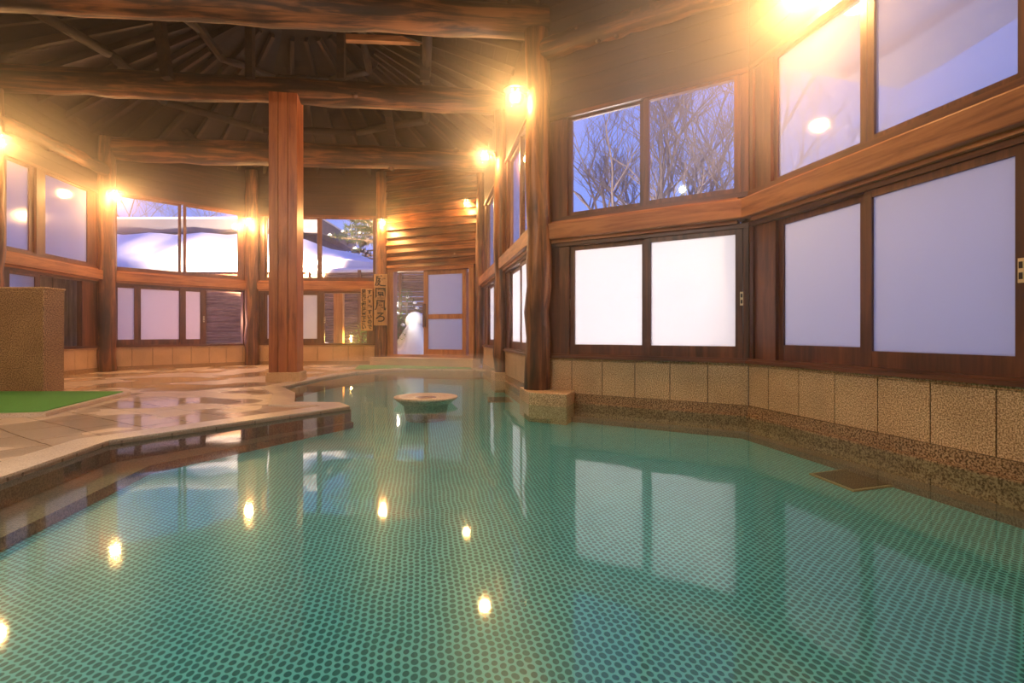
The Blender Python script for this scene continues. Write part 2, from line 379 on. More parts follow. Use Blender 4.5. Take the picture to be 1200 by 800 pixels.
def window(bay, x0, x1, z0, z1, sashes, label=None, sill=True):
    """sashes: (glass x0, glass x1, glass z0, glass z1, glass kind, track, latches, stile)"""
    wcount[0] += 1
    r = bay.root('window_%d' % wcount[0]); struct(r, label)
    D = -0.14
    f = MB().box(x0, x0+0.05, D, 0.0, z0, z1).box(x1-0.05, x1, D, 0.0, z0, z1)
    lo = min(min(g[0]-g[7], g[1]) for g in sashes); hi = max(g[1]+g[7] for g in sashes)
    if lo-0.02 > x0+0.05: f.box(x0+0.05, lo+0.01, D+0.02, -0.02, z0, z1)
    if hi+0.02 < x1-0.05: f.box(hi-0.01, x1-0.05, D+0.02, -0.02, z0, z1)
    bay.b(f, 'window_jamb', M['frame_z'], r)
    f = MB().box(x0, x1, D, 0.02, z0, z0+0.05).box(x0, x1, D, 0.01, z1-0.05, z1)
    if sill: f.box(x0, x1, 0.02, 0.055, z0, z0+0.03)
    bay.b(f, 'window_rail', M['frame_x'], r)
    for (g0, g1, h0, h1, kind, tr, lat, st) in sashes:
        y0 = -0.05-0.045*tr; y1 = y0+0.04
        a, b = max(g0-st, x0+0.03), min(g1+st, x1-0.03)
        zb, zt = z0+0.04, z1-0.04
        if kind == 'open':
            continue
        s = MB().box(a, g0, y0, y1, zb, zt).box(g1, b, y0, y1, zb, zt).box(g0, g1, y0+0.002, y1-0.002, zb, h0).box(g0, g1, y0+0.002, y1-0.002, h1, zt)
        so = bay.b(s, 'sash', M['frame_z'], r)
        mat = M[{'f': 'frost', 'c': 'glass', 'm': 'misted', 'l': 'light_mist'}[kind]]
        MB().box(g0-0.005, g1+0.005, y0+0.016, y0+0.021, h0-0.005, h1+0.005).build('glass_pane', mat, so)
        for lx in lat: latch(so, lx, y1, 1.20)
    return r

def boards(bay, side, z0, z1, x0=0.0, x1=None, h=0.2):
    x1 = bay.L if x1 is None else x1
    m = MB(); z = z0
    while z < z1:
        t = min(z+h, z1); m.box(x0, x1, -0.10, -0.012, z+0.002, t-0.002); z = t
    m.box(x0, x1, -0.13, -0.10, z0, z1)
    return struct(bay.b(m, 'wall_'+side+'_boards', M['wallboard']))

def lintel(bay, x0, x1, label, group=None, z0=2.0, z1=2.2, y1=0.12):
    m = MB().box(x0, x1, -0.12, y1, z0, z1)
    o = bay.b(m, 'lintel_beam', M['beam_x'], bevel=0.012)
    tag(o, label, 'beam', group)
    return o
def head_strips(bay, x0, x1):
    tcount[0] += 1
    m = MB().box(x0, x1, -0.12, 0.05, 1.965, 2.0).box(x0, x1, -0.12, 0.03, 2.2, 2.235)
    return struct(bay.b(m, 'trim_%d' % tcount[0], M['beam_x']))

# ---- right near bay (seg 2) --------------------------------------------------
b2 = Bay(E2, C0); L = b2.L
base(b2, 'right', off=(L-0.297) % 0.4)
s = b2.at
window(b2, 0.05, L-0.02, 0.54, 1.97, [
    (s(1188), s(1020), 0.71, 1.865, 'f', 0, [s(1196)], 0.07),
    (s(1001), s(912), 0.735, 1.865, 'f', 1, [s(904.5)], 0.075)], 'wide window of two frosted sliding panes above the tiled ledge')
head_strips(b2, 0, L-0.1)
lintel(b2, 0.0, L-0.02, 'heavy cedar lintel beam over the wide frosted window at the near side')
window(b2, 0.05, L-0.02, 2.235, 3.55, [
    (s(1191), s(1023), 2.33, 3.47, 'l', 0, [], 0.06), (s(1001), s(905), 2.33, 3.47, 'l', 1, [], 0.06)], 'clear upper window with a snowy eave beyond', sill=False)
boards(b2, 'right', 3.55, WALLTOP)
# ---- bay facing the camera (seg 1) -------------------------------------------
b1 = Bay(C0, P1); L = b1.L; s = b1.at
base(b1, 'middle', off=0.0)
window(b1, 0.0, L-0.02, 0.54, 1.97, [
    (s(861.5), s(762), 0.71, 1.865, 'f', 0, [s(869)], 0.07),
    (s(750.5), s(671), 0.71, 1.865, 'f', 1, [s(664.5)], 0.07)], 'window of two glowing frosted panes between the log post and the corner')
head_strips(b1, 0.1, s(640))
lintel(b1, 0.03, s(646), 'cedar lintel beam over the brightly glowing frosted window')
window(b1, 0.0, L-0.02, 2.235, 3.55, [
    (s(860), s(760), 2.34, 3.47, 'c', 0, [], 0.06), (s(748), s(668), 2.34, 3.47, 'c', 1, [], 0.06)], 'clear upper window with bare tree branches beyond', sill=False)
boards(b1, 'middle', 3.55, WALLTOP)
# ---- receding bays (seg 3) ---------------------------------------------------
b3 = Bay(P1, P2); L = b3.L; s = b3.at
base(b3, 'far_right', off=0.1)
window(b3, 0.22, L-0.15, 0.54, 1.97, [
    (0.55, 1.35, 0.71, 1.865, 'f', 0, [], 0.07), (1.45, 2.45, 0.71, 1.865, 'f', 1, [], 0.07)], 'narrow looking frosted window behind the big log post')
head_strips(b3, 0.1, L)
lintel(b3, 0.1, L+0.05, 'lit cedar lintel beam behind the big log post')
window(b3, 0.22, L-0.15, 2.235, 3.95, [
    (0.40, 1.40, 2.34, 3.86, 'c', 0, [], 0.06), (1.50, 2.6, 2.34, 3.86, 'c', 1, [], 0.06)], 'tall clear upper window behind the big log post', sill=False)
boards(b3, 'far_right', 3.95, WALLTOP)
b4 = Bay(P2, P3); L = b4.L; s = b4.at
base(b4, 'far_right_inner', off=0.1)
window(b4, 0.15, L-0.3, 0.54, 1.97, [
    (0.50, 1.35, 0.71, 1.865, 'f', 0, [], 0.07), (1.48, 2.45, 0.71, 1.865, 'f', 1, [], 0.07)], 'frosted window nearest the garden door')
head_strips(b4, 0.1, L-0.1)
lintel(b4, 0.05, L-0.15, 'lit cedar lintel beam nearest the garden door')
window(b4, 0.15, L-0.3, 2.235, 3.95, [
    (0.35, 1.40, 2.34, 3.86, 'c', 0, [], 0.06), (1.50, 2.8, 2.34, 3.86, 'c', 1, [], 0.06)], 'tall clear upper window nearest the garden door', sill=False)
boards(b4, 'far_right_inner', 3.95, WALLTOP)
# ---- door bay ----------------------------------------------------------------
b5 = Bay(P3, P4); L = b5.L; s = b5.at
m = MB(); z = 2.56; k = 0
while z < WALLTOP:
    t = z+0.215      # lapped siding: the lower edge of each board stands proud
    b = len(m.v)
    for x in (0.0, L):
        m.v += [Vector((x, 0.105, z)), Vector((x, 0.012, t+0.02)), Vector((x, -0.05, t+0.02)), Vector((x, -0.05, z))]
    m.f += [(b+0, b+1, b+5, b+4), (b+1, b+2, b+6, b+5), (b+2, b+3, b+7, b+6), (b+3, b+0, b+4, b+7), (b+3, b+2, b+1, b+0), (b+4, b+5, b+6, b+7)]
    z += 0.2; k += 1
struct(b5.b(m, 'wall_back_siding', M['board_x']))
w = struct(b5.root('door_1'), 'light wooden garden doorway, left half open, right half a sliding door')
dl, dm0, dm1, dr = s(462), s(494), s(502), s(550)     # opening and panel limits (s runs right to left)
zt, zb = 2.47, 0.25
f = MB().box(s(557)+0.02, s(550), -0.14, 0.05, zb, zt+0.08).box(s(462), s(455), -0.14, 0.05, zb, zt+0.08)
b5.b(f, 'door_jamb', M['door_z'], w)
b5.b(MB().box(s(557)+0.02, s(455), -0.14, 0.06, zt, zt+0.09).box(s(557)+0.02, s(455), -0.14, 0.08, zb-0.02, zb+0.05), 'door_rail', M['beam_x'], w)
leafx0, leafx1 = s(545), s(495)
f = MB().box(leafx0, leafx0+0.11, -0.10, -0.06, zb+0.05, zt).box(leafx1-0.13, leafx1, -0.10, -0.06, zb+0.05, zt)
f.box(leafx0+0.11, leafx1-0.13, -0.10, -0.06, zb+0.05, 0.44).box(leafx0+0.11, leafx1-0.13, -0.10, -0.06, 1.22, 1.34).box(leafx0+0.11, leafx1-0.13, -0.10, -0.06, 2.36, zt)
leaf = b5.b(f, 'door_leaf', M['door_z'], w)
for a, c in ((0.44, 1.22), (1.34, 2.36)):
    MB().box(leafx0+0.1, leafx1-0.12, -0.083, -0.077, a-0.01, c+0.01).build('glass_pane', M['frost'], leaf)
MB().box(s(497.5), s(494.5), -0.06, -0.03, 1.02, 1.62).build('handle', M['frame_z'], leaf)
f = MB().box(s(550), s(550)+0.03, -0.14, -0.11, zb+0.05, zt).box(s(545)-0.01, s(545)+0.08, -0.14, -0.11, zb+0.05, zt)
bk = b5.b(f, 'door_leaf', M['door_z'], w)
MB().box(s(550)+0.03, s(545)-0.01, -0.128, -0.122, zb+0.05, zt).build('glass_pane', M['glass'], bk)
b5.b(MB().box(0.02, s(556.5), -0.14, 0.0, 0.1, 2.56).box(s(455), L-0.02, -0.14, 0.0, 0.1, 2.56), 'wall_back_panel', M['frame_z'])
struct(bpy.data.objects['wall_back_panel'])
tag(b5.b(MB().box(0.06, L+0.1, -0.2, 0.42, 0.024, 0.235), 'threshold_step', M['granite'], bevel=0.01),
    'long granite step below the garden doorway', 'step')
# ---- back bay, window behind the square pillar --------------------------------
b6 = Bay(P4, P5); L = b6.L; s = b6.at
base(b6, 'back', off=0.1)
window(b6, 0.16, L-0.16, 0.54, 1.97, [
    (s(430), s(403), 0.62, 1.90, 'open', 0, [], 0.0),
    (s(371.5), s(343), 0.71, 1.865, 'f', 0, [s(380.5)], 0.19),
    (s(339), s(312), 0.71, 1.865, 'f', 1, [s(307)], 0.07)], 'half open lower window beside the two hanging signs', sill=True)
head_strips(b6, 0.1, L-0.1)
lintel(b6, 0.12, L-0.12, 'dark lintel beam running behind the square pillar')
window(b6, 0.12, L-0.16, 2.235, 3.98, [
    (s(437), s(377), 2.33, 3.88, 'c', 0, [], 0.06), (s(371), s(312), 2.33, 3.88, 'c', 1, [], 0.06)], 'upper window with a snowy pine beyond', sill=False)
boards(b6, 'back', 3.98, WALLTOP)
# ---- left back bay -------------------------------------------------------------
b7 = Bay(P5, P6); L = b7.L; s = b7.at
base(b7, 'left_back', off=0.22)
window(b7, 0.16, L-0.14, 0.54, 1.97, [
    (s(285), s(241.5), 0.60, 1.93, 'open', 0, [], 0.0),
    (s(235), s(218), 0.71, 1.865, 'f', 0, [s(239)], 0.12),
    (s(211), s(166), 0.71, 1.865, 'f', 1, [], 0.07),
    (s(157.5), s(138), 0.71, 1.865, 'f', 0, [s(134)], 0.07)], 'lower window of pinkish frosted panes, right end slid open')
head_strips(b7, 0.1, L-0.1)
lintel(b7, 0.12, L-0.12, 'dark lintel beam below the snow filled upper window')
window(b7, 0.14, L-0.14, 2.235, 4.0, [
    (s(279), s(218.5), 2.33, 3.90, 'c', 0, [], 0.06), (s(210), s(138), 2.33, 3.90, 'c', 1, [], 0.06)], 'upper window full of brightly lit roof snow', sill=False)
boards(b7, 'left_back', 4.0, WALLTOP)
# ---- left bay --------------------------------------------------------------------
b8 = Bay(P6, P7); L = b8.L; s = b8.at
base(b8, 'left', off=0.1)
window(b8, 0.14, L-0.14, 0.54, 1.97, [
    (s(98), s(70), 0.6, 1.93, 'open', 0, [], 0.0),
    (s(42), s(12), 0.71, 1.865, 'f', 0, [], 0.12)], 'lower window open on a bamboo blind')
head_strips(b8, 0.1, L-0.1)
lintel(b8, 0.12, L-0.02, 'red brown lintel beam above the bamboo blind')
window(b8, 0.14, L-0.14, 2.235, 3.9, [
    (s(103), s(54), 2.33, 3.80, 'm', 0, [], 0.22), (s(38), s(12), 2.33, 3.80, 'm', 1, [], 0.2)], 'steamed up upper window reflecting the lamps', sill=False)
boards(b8, 'left', 3.9, WALLTOP)
# ---- plain board walls outside the picture, seen only in reflections ------------------
for i, (a, b) in enumerate(((P7, P8), (P8, Q1), (Q1, Q2), (Q2, Q3), (Q3, Q4), (Q4, Q5), (Q5, E2))):
    bb = Bay(a, b)
    base(bb, ['left_near', 'left_side', 'left_rear', 'rear_left', 'rear', 'rear_right', 'right_rear'][i])
    boards(bb, ['left_near', 'left_side', 'left_rear', 'rear_left', 'rear', 'rear_right', 'right_rear'][i], 0.54, WALLTOP)

# ------------------------------------------------------------------ floor, pool, water
KS = 1.055
POOL = [(x*KS, y*KS) for x, y in [(-2.45, -3.0), (-2.30, 0.4), (-2.885, 3.785), (-1.71, 5.58), (-1.93, 5.90), (-2.44, 5.93), (-2.80, 6.83), (-3.34, 7.66), (-3.32, 9.15), (-3.10, 10.5), (-2.36, 11.6)]] + [(-0.55, 12.1)]
def offset(pts, d):
    out = []
    for i, p in enumerate(pts):
        a = Vector(pts[i-1]) if i > 0 else None; c = Vector(pts[i+1]) if i < len(pts)-1 else None; p = Vector(p)
        n1 = (p-a).normalized() if a is not None else (c-p).normalized()
        n2 = (c-p).normalized() if c is not None else n1
        l1 = Vector((-n1.y, n1.x)); l2 = Vector((-n2.y, n2.x)); m = (l1+l2).normalized()
        k = d/max(0.55, m.dot(l1)); out.append((p.x+m.x*k, p.y+m.y*k))
    return out
deck = POOL + [(-0.50, 12.1), (-0.75, 13.05), (-3.45, 14.15), (-6.87, 13.95), (-8.97, 11.52), (-8.52, 8.55), (-9.07, 5.6), (-9.27, 1.5), (-7.25, -2.85), (-2.5, -4.4)]
d = MB(); d.poly_prism(list(reversed(deck)), -0.6, 0.022); struct(d.build('floor', M['deck']), 'wet tan stone paving around the bath')
# sunken part: floor of the bath
bf = MB().poly_prism([(-9, -5), (4, -5), (4, 6.5), (1.0, 7.2), (0.0, 13.0), (-4.5, 13.0), (-4.5, 5), (-9, 4)], -0.5, -0.2)
struct(bf.build('floor_pool_bottom', M['mosaic']), 'bath bottom of dark teal round mosaic tiles')
# coping: a separate pale kerb following the edge
outer = offset(POOL[1:11], 0.27)
cop = POOL[1:11]
m = MB()
for i in range(len(cop)-1):
    a, b2_, c, e = cop[i], cop[i+1], outer[i+1], outer[i]
    bb = len(m.v)
    for zz in (0.0, 0.038):
        for q in (a, b2_, c, e): m.v.append(Vector((q[0], q[1], zz)))
    m.f += [tuple(bb+j for j in q) for q in ((3, 2, 1, 0), (4, 5, 6, 7), (0, 1, 5, 4), (1, 2, 6, 5), (2, 3, 7, 6), (3, 0, 4, 7))]
tcount[0] += 1
struct(m.build('trim_%d' % tcount[0], M['coping']), 'pale pink stone coping along the edge of the bath')
wp = MB().quad(*[(x, y, 0.0) for x, y in [(-2.6, -4.3), (1.5, -3.3), (3.15, -0.3), (2.92, 2.74), (2.39, 5.36), (0.36, 6.66), (0.3, 6.9), (-0.17, 9.7), (-0.54, 12.2), (-2.60, 12.4), (-3.6, 11.2), (-3.8, 9.7), (-3.8, 8.0), (-3.1, 6.8), (-2.8, 6.0), (-3.3, 4.0), (-2.7, 0.4)]])
wo = wp.build('bath_water', M['water']); wo['kind'] = 'stuff'; wo['label'] = 'still clear bath water over teal mosaic, reflecting lamps and windows'; wo['category'] = 'water'

# ------------------------------------------------------------------ posts
def log_post(x, y, r, z1, label, seed, z0=0.05, bend=0.02):
    random.seed(seed)
    n = 14; pts = []; rad = []
    for i in range(n+1):
        t = i/n; pts.append((random.uniform(-bend, bend), random.uniform(-bend, bend), z0+(z1-z0)*t)); rad.append(r*(1.05-0.1*t)*random.uniform(0.96, 1.04))
    m = MB().tube(pts, rad, 14, jit=0.015)
    o = m.build('log_post', M['log_z'], loc=(x, y, 0), smooth=True)
    return tag(o, label, 'post', 'log posts between the window bays')
def plinth(bay, x0, x1, y1, label, ztop=0.148, y0=-0.1):
    m = MB().box(x0, x1, y0, y1, -0.5, ztop)
    o = bay.b(m, 'stone_plinth', M['granite'], bevel=0.008)
    tag(o, label, 'plinth', 'stone plinths under the posts'); return o
log_post(0.325, 6.62, 0.155, 4.62, 'thick weathered log post rising from a stone plinth in the bath', 1, z0=0.15)
# plinth of the big post: corner block set between the two walls
mp = MB().poly_prism([(0.20, 6.28), (0.62, 6.02), (0.80, 6.55), (0.36, 6.95), (0.10, 6.89)], -0.5, 0.148)
tag(mp.build('stone_plinth', M['granite'], bevel=0.008), 'stone plinth at the foot of the thick weathered log post', 'plinth', 'stone plinths under the posts')
log_post(-0.20, 9.62, 0.13, 4.88, 'slim round log post midway along the receding window wall', 2, z0=0.15)
plinth(b3, b3.L-0.30, b3.L+0.25, 0.20, 'small stone plinth at the foot of the slim round post')
log_post(-0.76, 12.93, 0.12, 5.1, 'log post at the right side of the garden doorway', 3, z0=0.24)
log_post(-3.46, 14.02, 0.155, 5.1, 'log post behind the two hanging signs', 4, z0=0.025)
log_post(-6.80, 13.82, 0.16, 5.1, 'knotty dark log post behind the square pillar', 5, z0=0.025, bend=0.02)
log_post(-8.83, 11.5, 0.18, 5.1, 'log post in the far left corner under a lamp', 6, z0=0.025)
log_post(-8.42, 8.55, 0.17, 5.1, 'log post at the far left edge', 9, z0=0.025)
log_post(2.50, 5.48, 0.11, 5.1, 'log post in the corner between the two big frosted windows', 8, z0=0.545)
log_post(2.98, 2.70, 0.15, 5.1, 'log post ending the near window wall', 10, z0=0.545)

# square central pillar
pr = empty('square_pillar', (-3.90, 9.16, 0), math.radians(9))
tag(pr, 'square red cedar pillar on a stone foot, free standing beside the bath', 'pillar')
ps = MB()
for k in range(3): ps.box(-0.231+k*0.154, -0.231+(k+1)*0.154-0.008, -0.231, 0.231, 0.19, 4.92)
ps.build('shaft', M['pillar_z'], pr, bevel=0.004)
MB().box(-0.274, 0.274, -0.268, 0.268, 0.022, 0.19).build('stone_foot', M['granite'], pr, bevel=0.01)

# ------------------------------------------------------------------ log beams and roof timbers
def log_beam(a, b, r, label, seed, wob=0.05, n=22, ends=(1, 1), sq=0.25):
    random.seed(seed); a = Vector(a); b = Vector(b); Ld = (b-a).length
    pts = []; rad = []
    p1, p2 = random.uniform(0, 6), random.uniform(0, 6)
    for i in range(n+1):
        t = i/n
        pts.append((Ld*t, wob*math.sin(p1+t*5)+random.uniform(-.012, .012), wob*0.7*math.sin(p2+t*4)+random.uniform(-.012, .012)))
        rad.append(r*(ends[0]*(1-t)+ends[1]*t)*random.uniform(0.93, 1.07))
    m = MB().tube(pts, rad, 14, jit=0.03, sq=sq)
    # knots and stubs of cut branches
    o = m.build('log_beam', M['log_x'], smooth=True)
    o.matrix_world = Matrix.Translation(a) @ (b-a).to_track_quat('X', 'Z').to_matrix().to_4x4()
    for k in range(4):
        q = Vector(pts[random.randrange(2, n-1)]); an = random.uniform(0, 6.28)
        dv = Vector((0.2, math.cos(an), math.sin(an)))
        MB().tube([q+dv*r*0.6, q+dv*r*1.12], [r*0.35, r*0.22], 8).build('knot', M['log_x'], o, smooth=True)
    return tag(o, label, 'beam', 'rough log tie beams')
log_beam((-8.9, 5.75, 4.76), (0.45, 6.72, 4.78), 0.20, 'rough log tie beam nearest the camera, at the top edge of the view', 11)
log_beam((-8.7, 8.6, 5.05), (-0.05, 9.75, 5.07), 0.21, 'rough log tie beam resting on the square pillar', 12)
log_beam((-8.9, 11.6, 4.95), (-0.65, 12.85, 4.98), 0.26, 'dark log tie beam farthest back under the roof', 13)
# wall plates
for bay, nm, lab in ((b1, 0, 'wall plate over the bare branch window'), (b2, 1, 'wall plate over the near clear window'), (b8, 2, 'wall plate over the steamed window at the left')):
    Ld = bay.L
    a = Vector(bay.p(-0.05, 0.10, 4.35)); bb = Vector(bay.p(Ld+0.05, 0.10, 4.35))
    o = log_beam(a, bb, 0.12, 'reddish round '+lab, 20+nm, wob=0.02); o.name = 'wall_plate_beam'; o['group'] = 'round wall plates above the upper windows'

APEX = Vector((-4.1, 9.9, 7.3)); APEX2 = Vector((-2.6, 1.4, 7.0))
EAVE = 5.15
VAL = 5.15
main_edges = [(P1, P2), (P2, P3), (P3, P4), (P4, P5), (P5, P6), (P6, P7), (P7, P8), (P8, P1)]
front_edges = [(E2, C0), (C0, P1), (P1, P8), (P8, Q1), (Q1, Q2), (Q2, Q3), (Q3, Q4), (Q4, Q5), (Q5, E2)]
def ez(p): return VAL if p in (P1, P8) else EAVE
rf = struct(empty('ceiling'), 'dark boarded roof high above the bath')
rcount = 0
def grow(p, apex, k=1.04):
    return Vector((apex.x+(p[0]-apex.x)*k, apex.y+(p[1]-apex.y)*k, 0))
for edges, ap in ((main_edges, APEX), (front_edges, APEX2)):
    for a, b in edges:
        valley = (a in (P1, P8) and b in (P1, P8))
        kk = 1.0 if valley else 1.03
        ga = Vector((*a, 0)) if valley or a in (P1, P8) else grow(a, ap, kk)
        gb = Vector((*b, 0)) if valley or b in (P1, P8) else grow(b, ap, kk)
        A3 = Vector((ga.x, ga.y, ez(a))); B3 = Vector((gb.x, gb.y, ez(b)))
        # facet in its own frame so the boards run along the eave
        X = (B3-A3).normalized(); nrm = (B3-A3).cross(ap-A3).normalized(); Y = nrm.cross(X)
        Mx = Matrix((X, Y, nrm)).transposed().to_4x4(); Mx.translation = A3; inv = Mx.inverted()
        la, lb, lc = inv @ A3, inv @ B3, inv @ ap
        m = MB(); rows = max(4, int(lc.y/0.22))
        for r in range(rows):
            t0, t1 = r/rows, (r+1)/rows+0.003
            p0, p1_, p2_, p3_ = la.lerp(lc, t0), lb.lerp(lc, t0), lb.lerp(lc, t1), la.lerp(lc, t1)
            o_ = 0.0; u_ = 0.03
            q = [p0+Vector((0, 0, o_)), p1_+Vector((0, 0, o_)), p2_+Vector((0, 0, 0.012)), p3_+Vector((0, 0, 0.012))]
            bb = len(m.v); m.v += q + [v+Vector((0, 0, 0.05)) for v in q]
            m.f += [tuple(bb+j for j in w_) for w_ in ((3, 2, 1, 0), (4, 5, 6, 7), (0, 1, 5, 4), (1, 2, 6, 5), (2, 3, 7, 6), (3, 0, 4, 7))]
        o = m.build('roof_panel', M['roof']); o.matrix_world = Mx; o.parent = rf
        up_ = Vector((0, 0, 0.09)); MB().quad(A3+up_, B3+up_, ap+up_).build('roof_cover', M['roof'], rf)
        # rafters under the facet
        n = max(2, int((B3-A3).length/0.62))
        for i in range(n):
            t = (i+0.5)/n
            if edges is front_edges and (a in (Q1, Q2, Q3) or b in (Q2, Q3, Q4)): continue
            e = A3.lerp(B3, t); top = e.lerp(ap, 0.80 if i % 2 else 0.62)
            ln = (top-e).length
            rr = MB().box(0.05, ln, -0.035, 0.035, -0.14, -0.02)
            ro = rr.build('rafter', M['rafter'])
            ro.matrix_world = Matrix.Translation(e) @ (top-e).to_track_quat('X', 'Z').to_matrix().to_4x4()
            tag(ro, 'dark squared rafter fanning up to the roof peak', 'rafter', 'rafters fanning up under the dark roof')
# purlins: ring of logs half way up
def lerp_edge(p, z0, t): return Vector((p[0], p[1], z0)).lerp(APEX, t)
ring = [P1, P2, P3, P4, P5, P6, P7, P8]
for t, rad in ((0.36, 0.08), (0.66, 0.07)):
    for i in range(len(ring)):
        a = lerp_edge(ring[i], ez(ring[i]), t) - Vector((0, 0, 0.30)); b = lerp_edge(ring[(i+1) % 8], ez(ring[(i+1) % 8]), t) - Vector((0, 0, 0.30))
        m = MB().tube([(0, 0, 0), ((b-a).length*.5, 0, 0.02), ((b-a).length, 0, 0)], [rad, rad*1.05, rad], 8)
        o = m.build('purlin', M['rafter'], smooth=True); o.matrix_world = Matrix.Translation(a) @ (b-a).to_track_quat('X', 'Z').to_matrix().to_4x4()
        tag(o, 'round purlin carrying the rafters', 'purlin', 'round purlins ringing the roof')
# struts on the tie beams (visible between the beams)
def strut(a, b, w, label, mat='rafter'):
    a = Vector(a); b = Vector(b)
    m = MB().box(-w/2, w/2, -w/2, w/2, 0, (b-a).length)
    o = m.build('roof_strut', M[mat]); o.matrix_world = Matrix.Translation(a) @ (b-a).to_track_quat('Z', 'Y').to_matrix().to_4x4()
    return tag(o, label, 'strut', 'short struts between beams and rafters')
def pt(px, y, D): return Vector(((px-600)*D/F, D, EYE+(HOR-y)*D/F))
strut(pt(498, 95, 9.5), pt(498, 18, 9.3), 0.17, 'square strut standing on the middle tie beam near its right end')
strut(pt(400, 93, 9.1), pt(400, 10, 9.1), 0.12, 'slender strut standing on the middle tie beam')
strut(pt(293, 92, 8.9), pt(293, 10, 8.9), 0.12, 'strut standing above the square pillar')
strut(pt(462, 178, 12.6), pt(453, 118, 11.6), 0.15, 'short lit strut on the far tie beam')
strut(pt(196, 92, 8.6), pt(186, 20, 8.6), 0.14, 'dim strut standing on the middle tie beam toward its left end')
strut(pt(258, 64, 8.9), pt(218, 8, 8.3), 0.07, 'slanting brace above the square pillar')
strut(pt(232, 166, 12.2), pt(170, 112, 12.0), 0.10, 'slanting brace under the left part of the middle tie beam')
cb = MB().box(0, 1.55, -0.06, 0.06, -0.05, 0.05)
o = cb.build('collar_beam', M['beam_x'], loc=tuple(pt(405, 45, 9.2)), rz=math.radians(4)); tag(o, 'thin pale cross bar between two struts above the middle tie beam', 'beam')

# ------------------------------------------------------------------ lamps
LAMP_COL = (1.0, 0.54, 0.19)
def wall_lamp(pos, anchor, power, label, rad=0.085):
    pos = Vector(pos); anchor = Vector(anchor)
    r = empty('wall_lamp', tuple(anchor)); tag(r, label, 'lamp', 'warm bulbs mounted high on the posts')
    d = pos-anchor; dn = d.normalized()
    MB().tube([(0, 0, 0), dn*0.03], 0.06, 16).build('back_plate', M['dark_metal'], r, smooth=False)
    MB().tube([dn*0.03, Vector((d.x*0.6, d.y*0.6, d.z*0.6+0.05)), d+Vector((0, 0, 0.09))], 0.013, 8).build('arm', M['dark_metal'], r, smooth=True)
    MB().tube([d+Vector((0, 0, 0.11)), d+Vector((0, 0, 0.06))], 0.03, 12).build('socket', M['dark_metal'], r, smooth=True)
    sh = MB().lathe([(0.035, 0.125), (0.06, 0.135), (0.150, 0.090), (0.146, 0.085), (0.045, 0.122), (0.03, 0.115)], 20, tuple(d)); sh.build('lamp_shade', M['dark_metal'], r, smooth=True)
    prof = [(0.004, -rad*1.25)] + [(rad*1.25*math.sin(a), -rad*1.25*math.cos(a)) for a in [PI*k/10 for k in range(1, 9)]] + [(0.028, rad*0.75), (0.026, 0.09)]
    MB().lathe(prof, 16, tuple(d)).build('bulb', M['lampglass'], r, smooth=True)
    ld = bpy.data.lights.new('bulb_light', 'POINT'); ld.energy = power; ld.color = LAMP_COL; ld.shadow_soft_size = rad
    lo = bpy.data.objects.new('bulb_light', ld); C.objects.link(lo); lo.parent = r; lo.location = d
    return r
PW = 165
wall_lamp((0.04, 6.52, 3.75), (0.22, 6.58, 3.82), PW, 'glaring lamp on the thick weathered log post')
wall_lamp((-0.49, 9.45, 4.0), (-0.31, 9.55, 4.06), PW, 'lamp high on the slim post of the receding window wall')
wall_lamp((-1.12, 12.98, 4.03), (-0.88, 12.98, 4.05), PW*0.6, 'small lamp beside the lapped siding above the garden doorway')
wall_lamp((-3.36, 13.74, 3.72), (-3.44, 13.88, 3.80), PW*1.3, 'lamp glaring on the post above the hanging signs')
wall_lamp((-6.72, 13.50, 3.68), (-6.78, 13.68, 3.78), PW*1.5, 'lamp on the knotty post just left of the square pillar')
wall_lamp((-8.40, 11.20, 3.77), (-8.70, 11.40, 3.85), PW*1.2, 'lamp in the far left corner beside the snow window')
wall_lamp((-8.05, 8.30, 3.86), (-8.29, 8.45, 3.92), PW*1.2, 'lamp cut by the left edge of the view')
wall_lamp((2.40, 4.42, 3.66), (2.58, 4.46, 3.72), PW*1.35, 'dazzling lamp over the near clear window, at the top edge of the view')
wall_lamp((-3.2, -3.9, 3.8), (-3.3, -4.1, 3.85), PW*1.3, 'added unseen lamp on the wall behind the camera, lighting the foreground')  # added out of view to light the front of the bath
wall_lamp((2.2, -1.9, 3.8), (2.4, -2.0, 3.85), PW*0.35, 'added unseen fill lamp on the right wall behind the camera')  # weak unseen fill, added for the foreground
wall_lamp((-8.0, 1.0, 3.8), (-8.9, 1.2, 3.85), PW*3.0, 'added unseen lamp on the left wall, brightening the bath and paving')  # strong unseen lamp added to brighten pool floor and paving

def pendant(p, power, col, label):
    r = empty('added_pendant_lamp', p); tag(r, label, 'lamp')
    MB().tube([(0, 0, 0.16), (0, 0, 6.3-p[2])], 0.008, 6).build('cord', M['dark_metal'], r)
    MB().lathe([(0.03, 0.17), (0.05, 0.15), (0.20, 0.03), (0.195, 0.025), (0.04, 0.13), (0.02, 0.13)], 24).build('lamp_shade', M['dark_metal'], r, smooth=True)
    MB().lathe([(0.01, -0.07), (0.05, -0.05), (0.07, 0.0), (0.05, 0.05), (0.02, 0.09)], 16).build('bulb', M['lampglass'], r, smooth=True)
    ld = bpy.data.lights.new('bulb_light', 'POINT'); ld.energy = power; ld.color = col; ld.shadow_soft_size = 0.06
    lo = bpy.data.objects.new('bulb_light', ld); C.objects.link(lo); lo.parent = r
pendant((-3.3, 1.2, 4.2), 400, (0.92, 1.0, 1.0), 'added unseen pendant lamp above the camera, brightening the teal mosaic')  # cool fill lamp added out of view so the mosaic reads teal
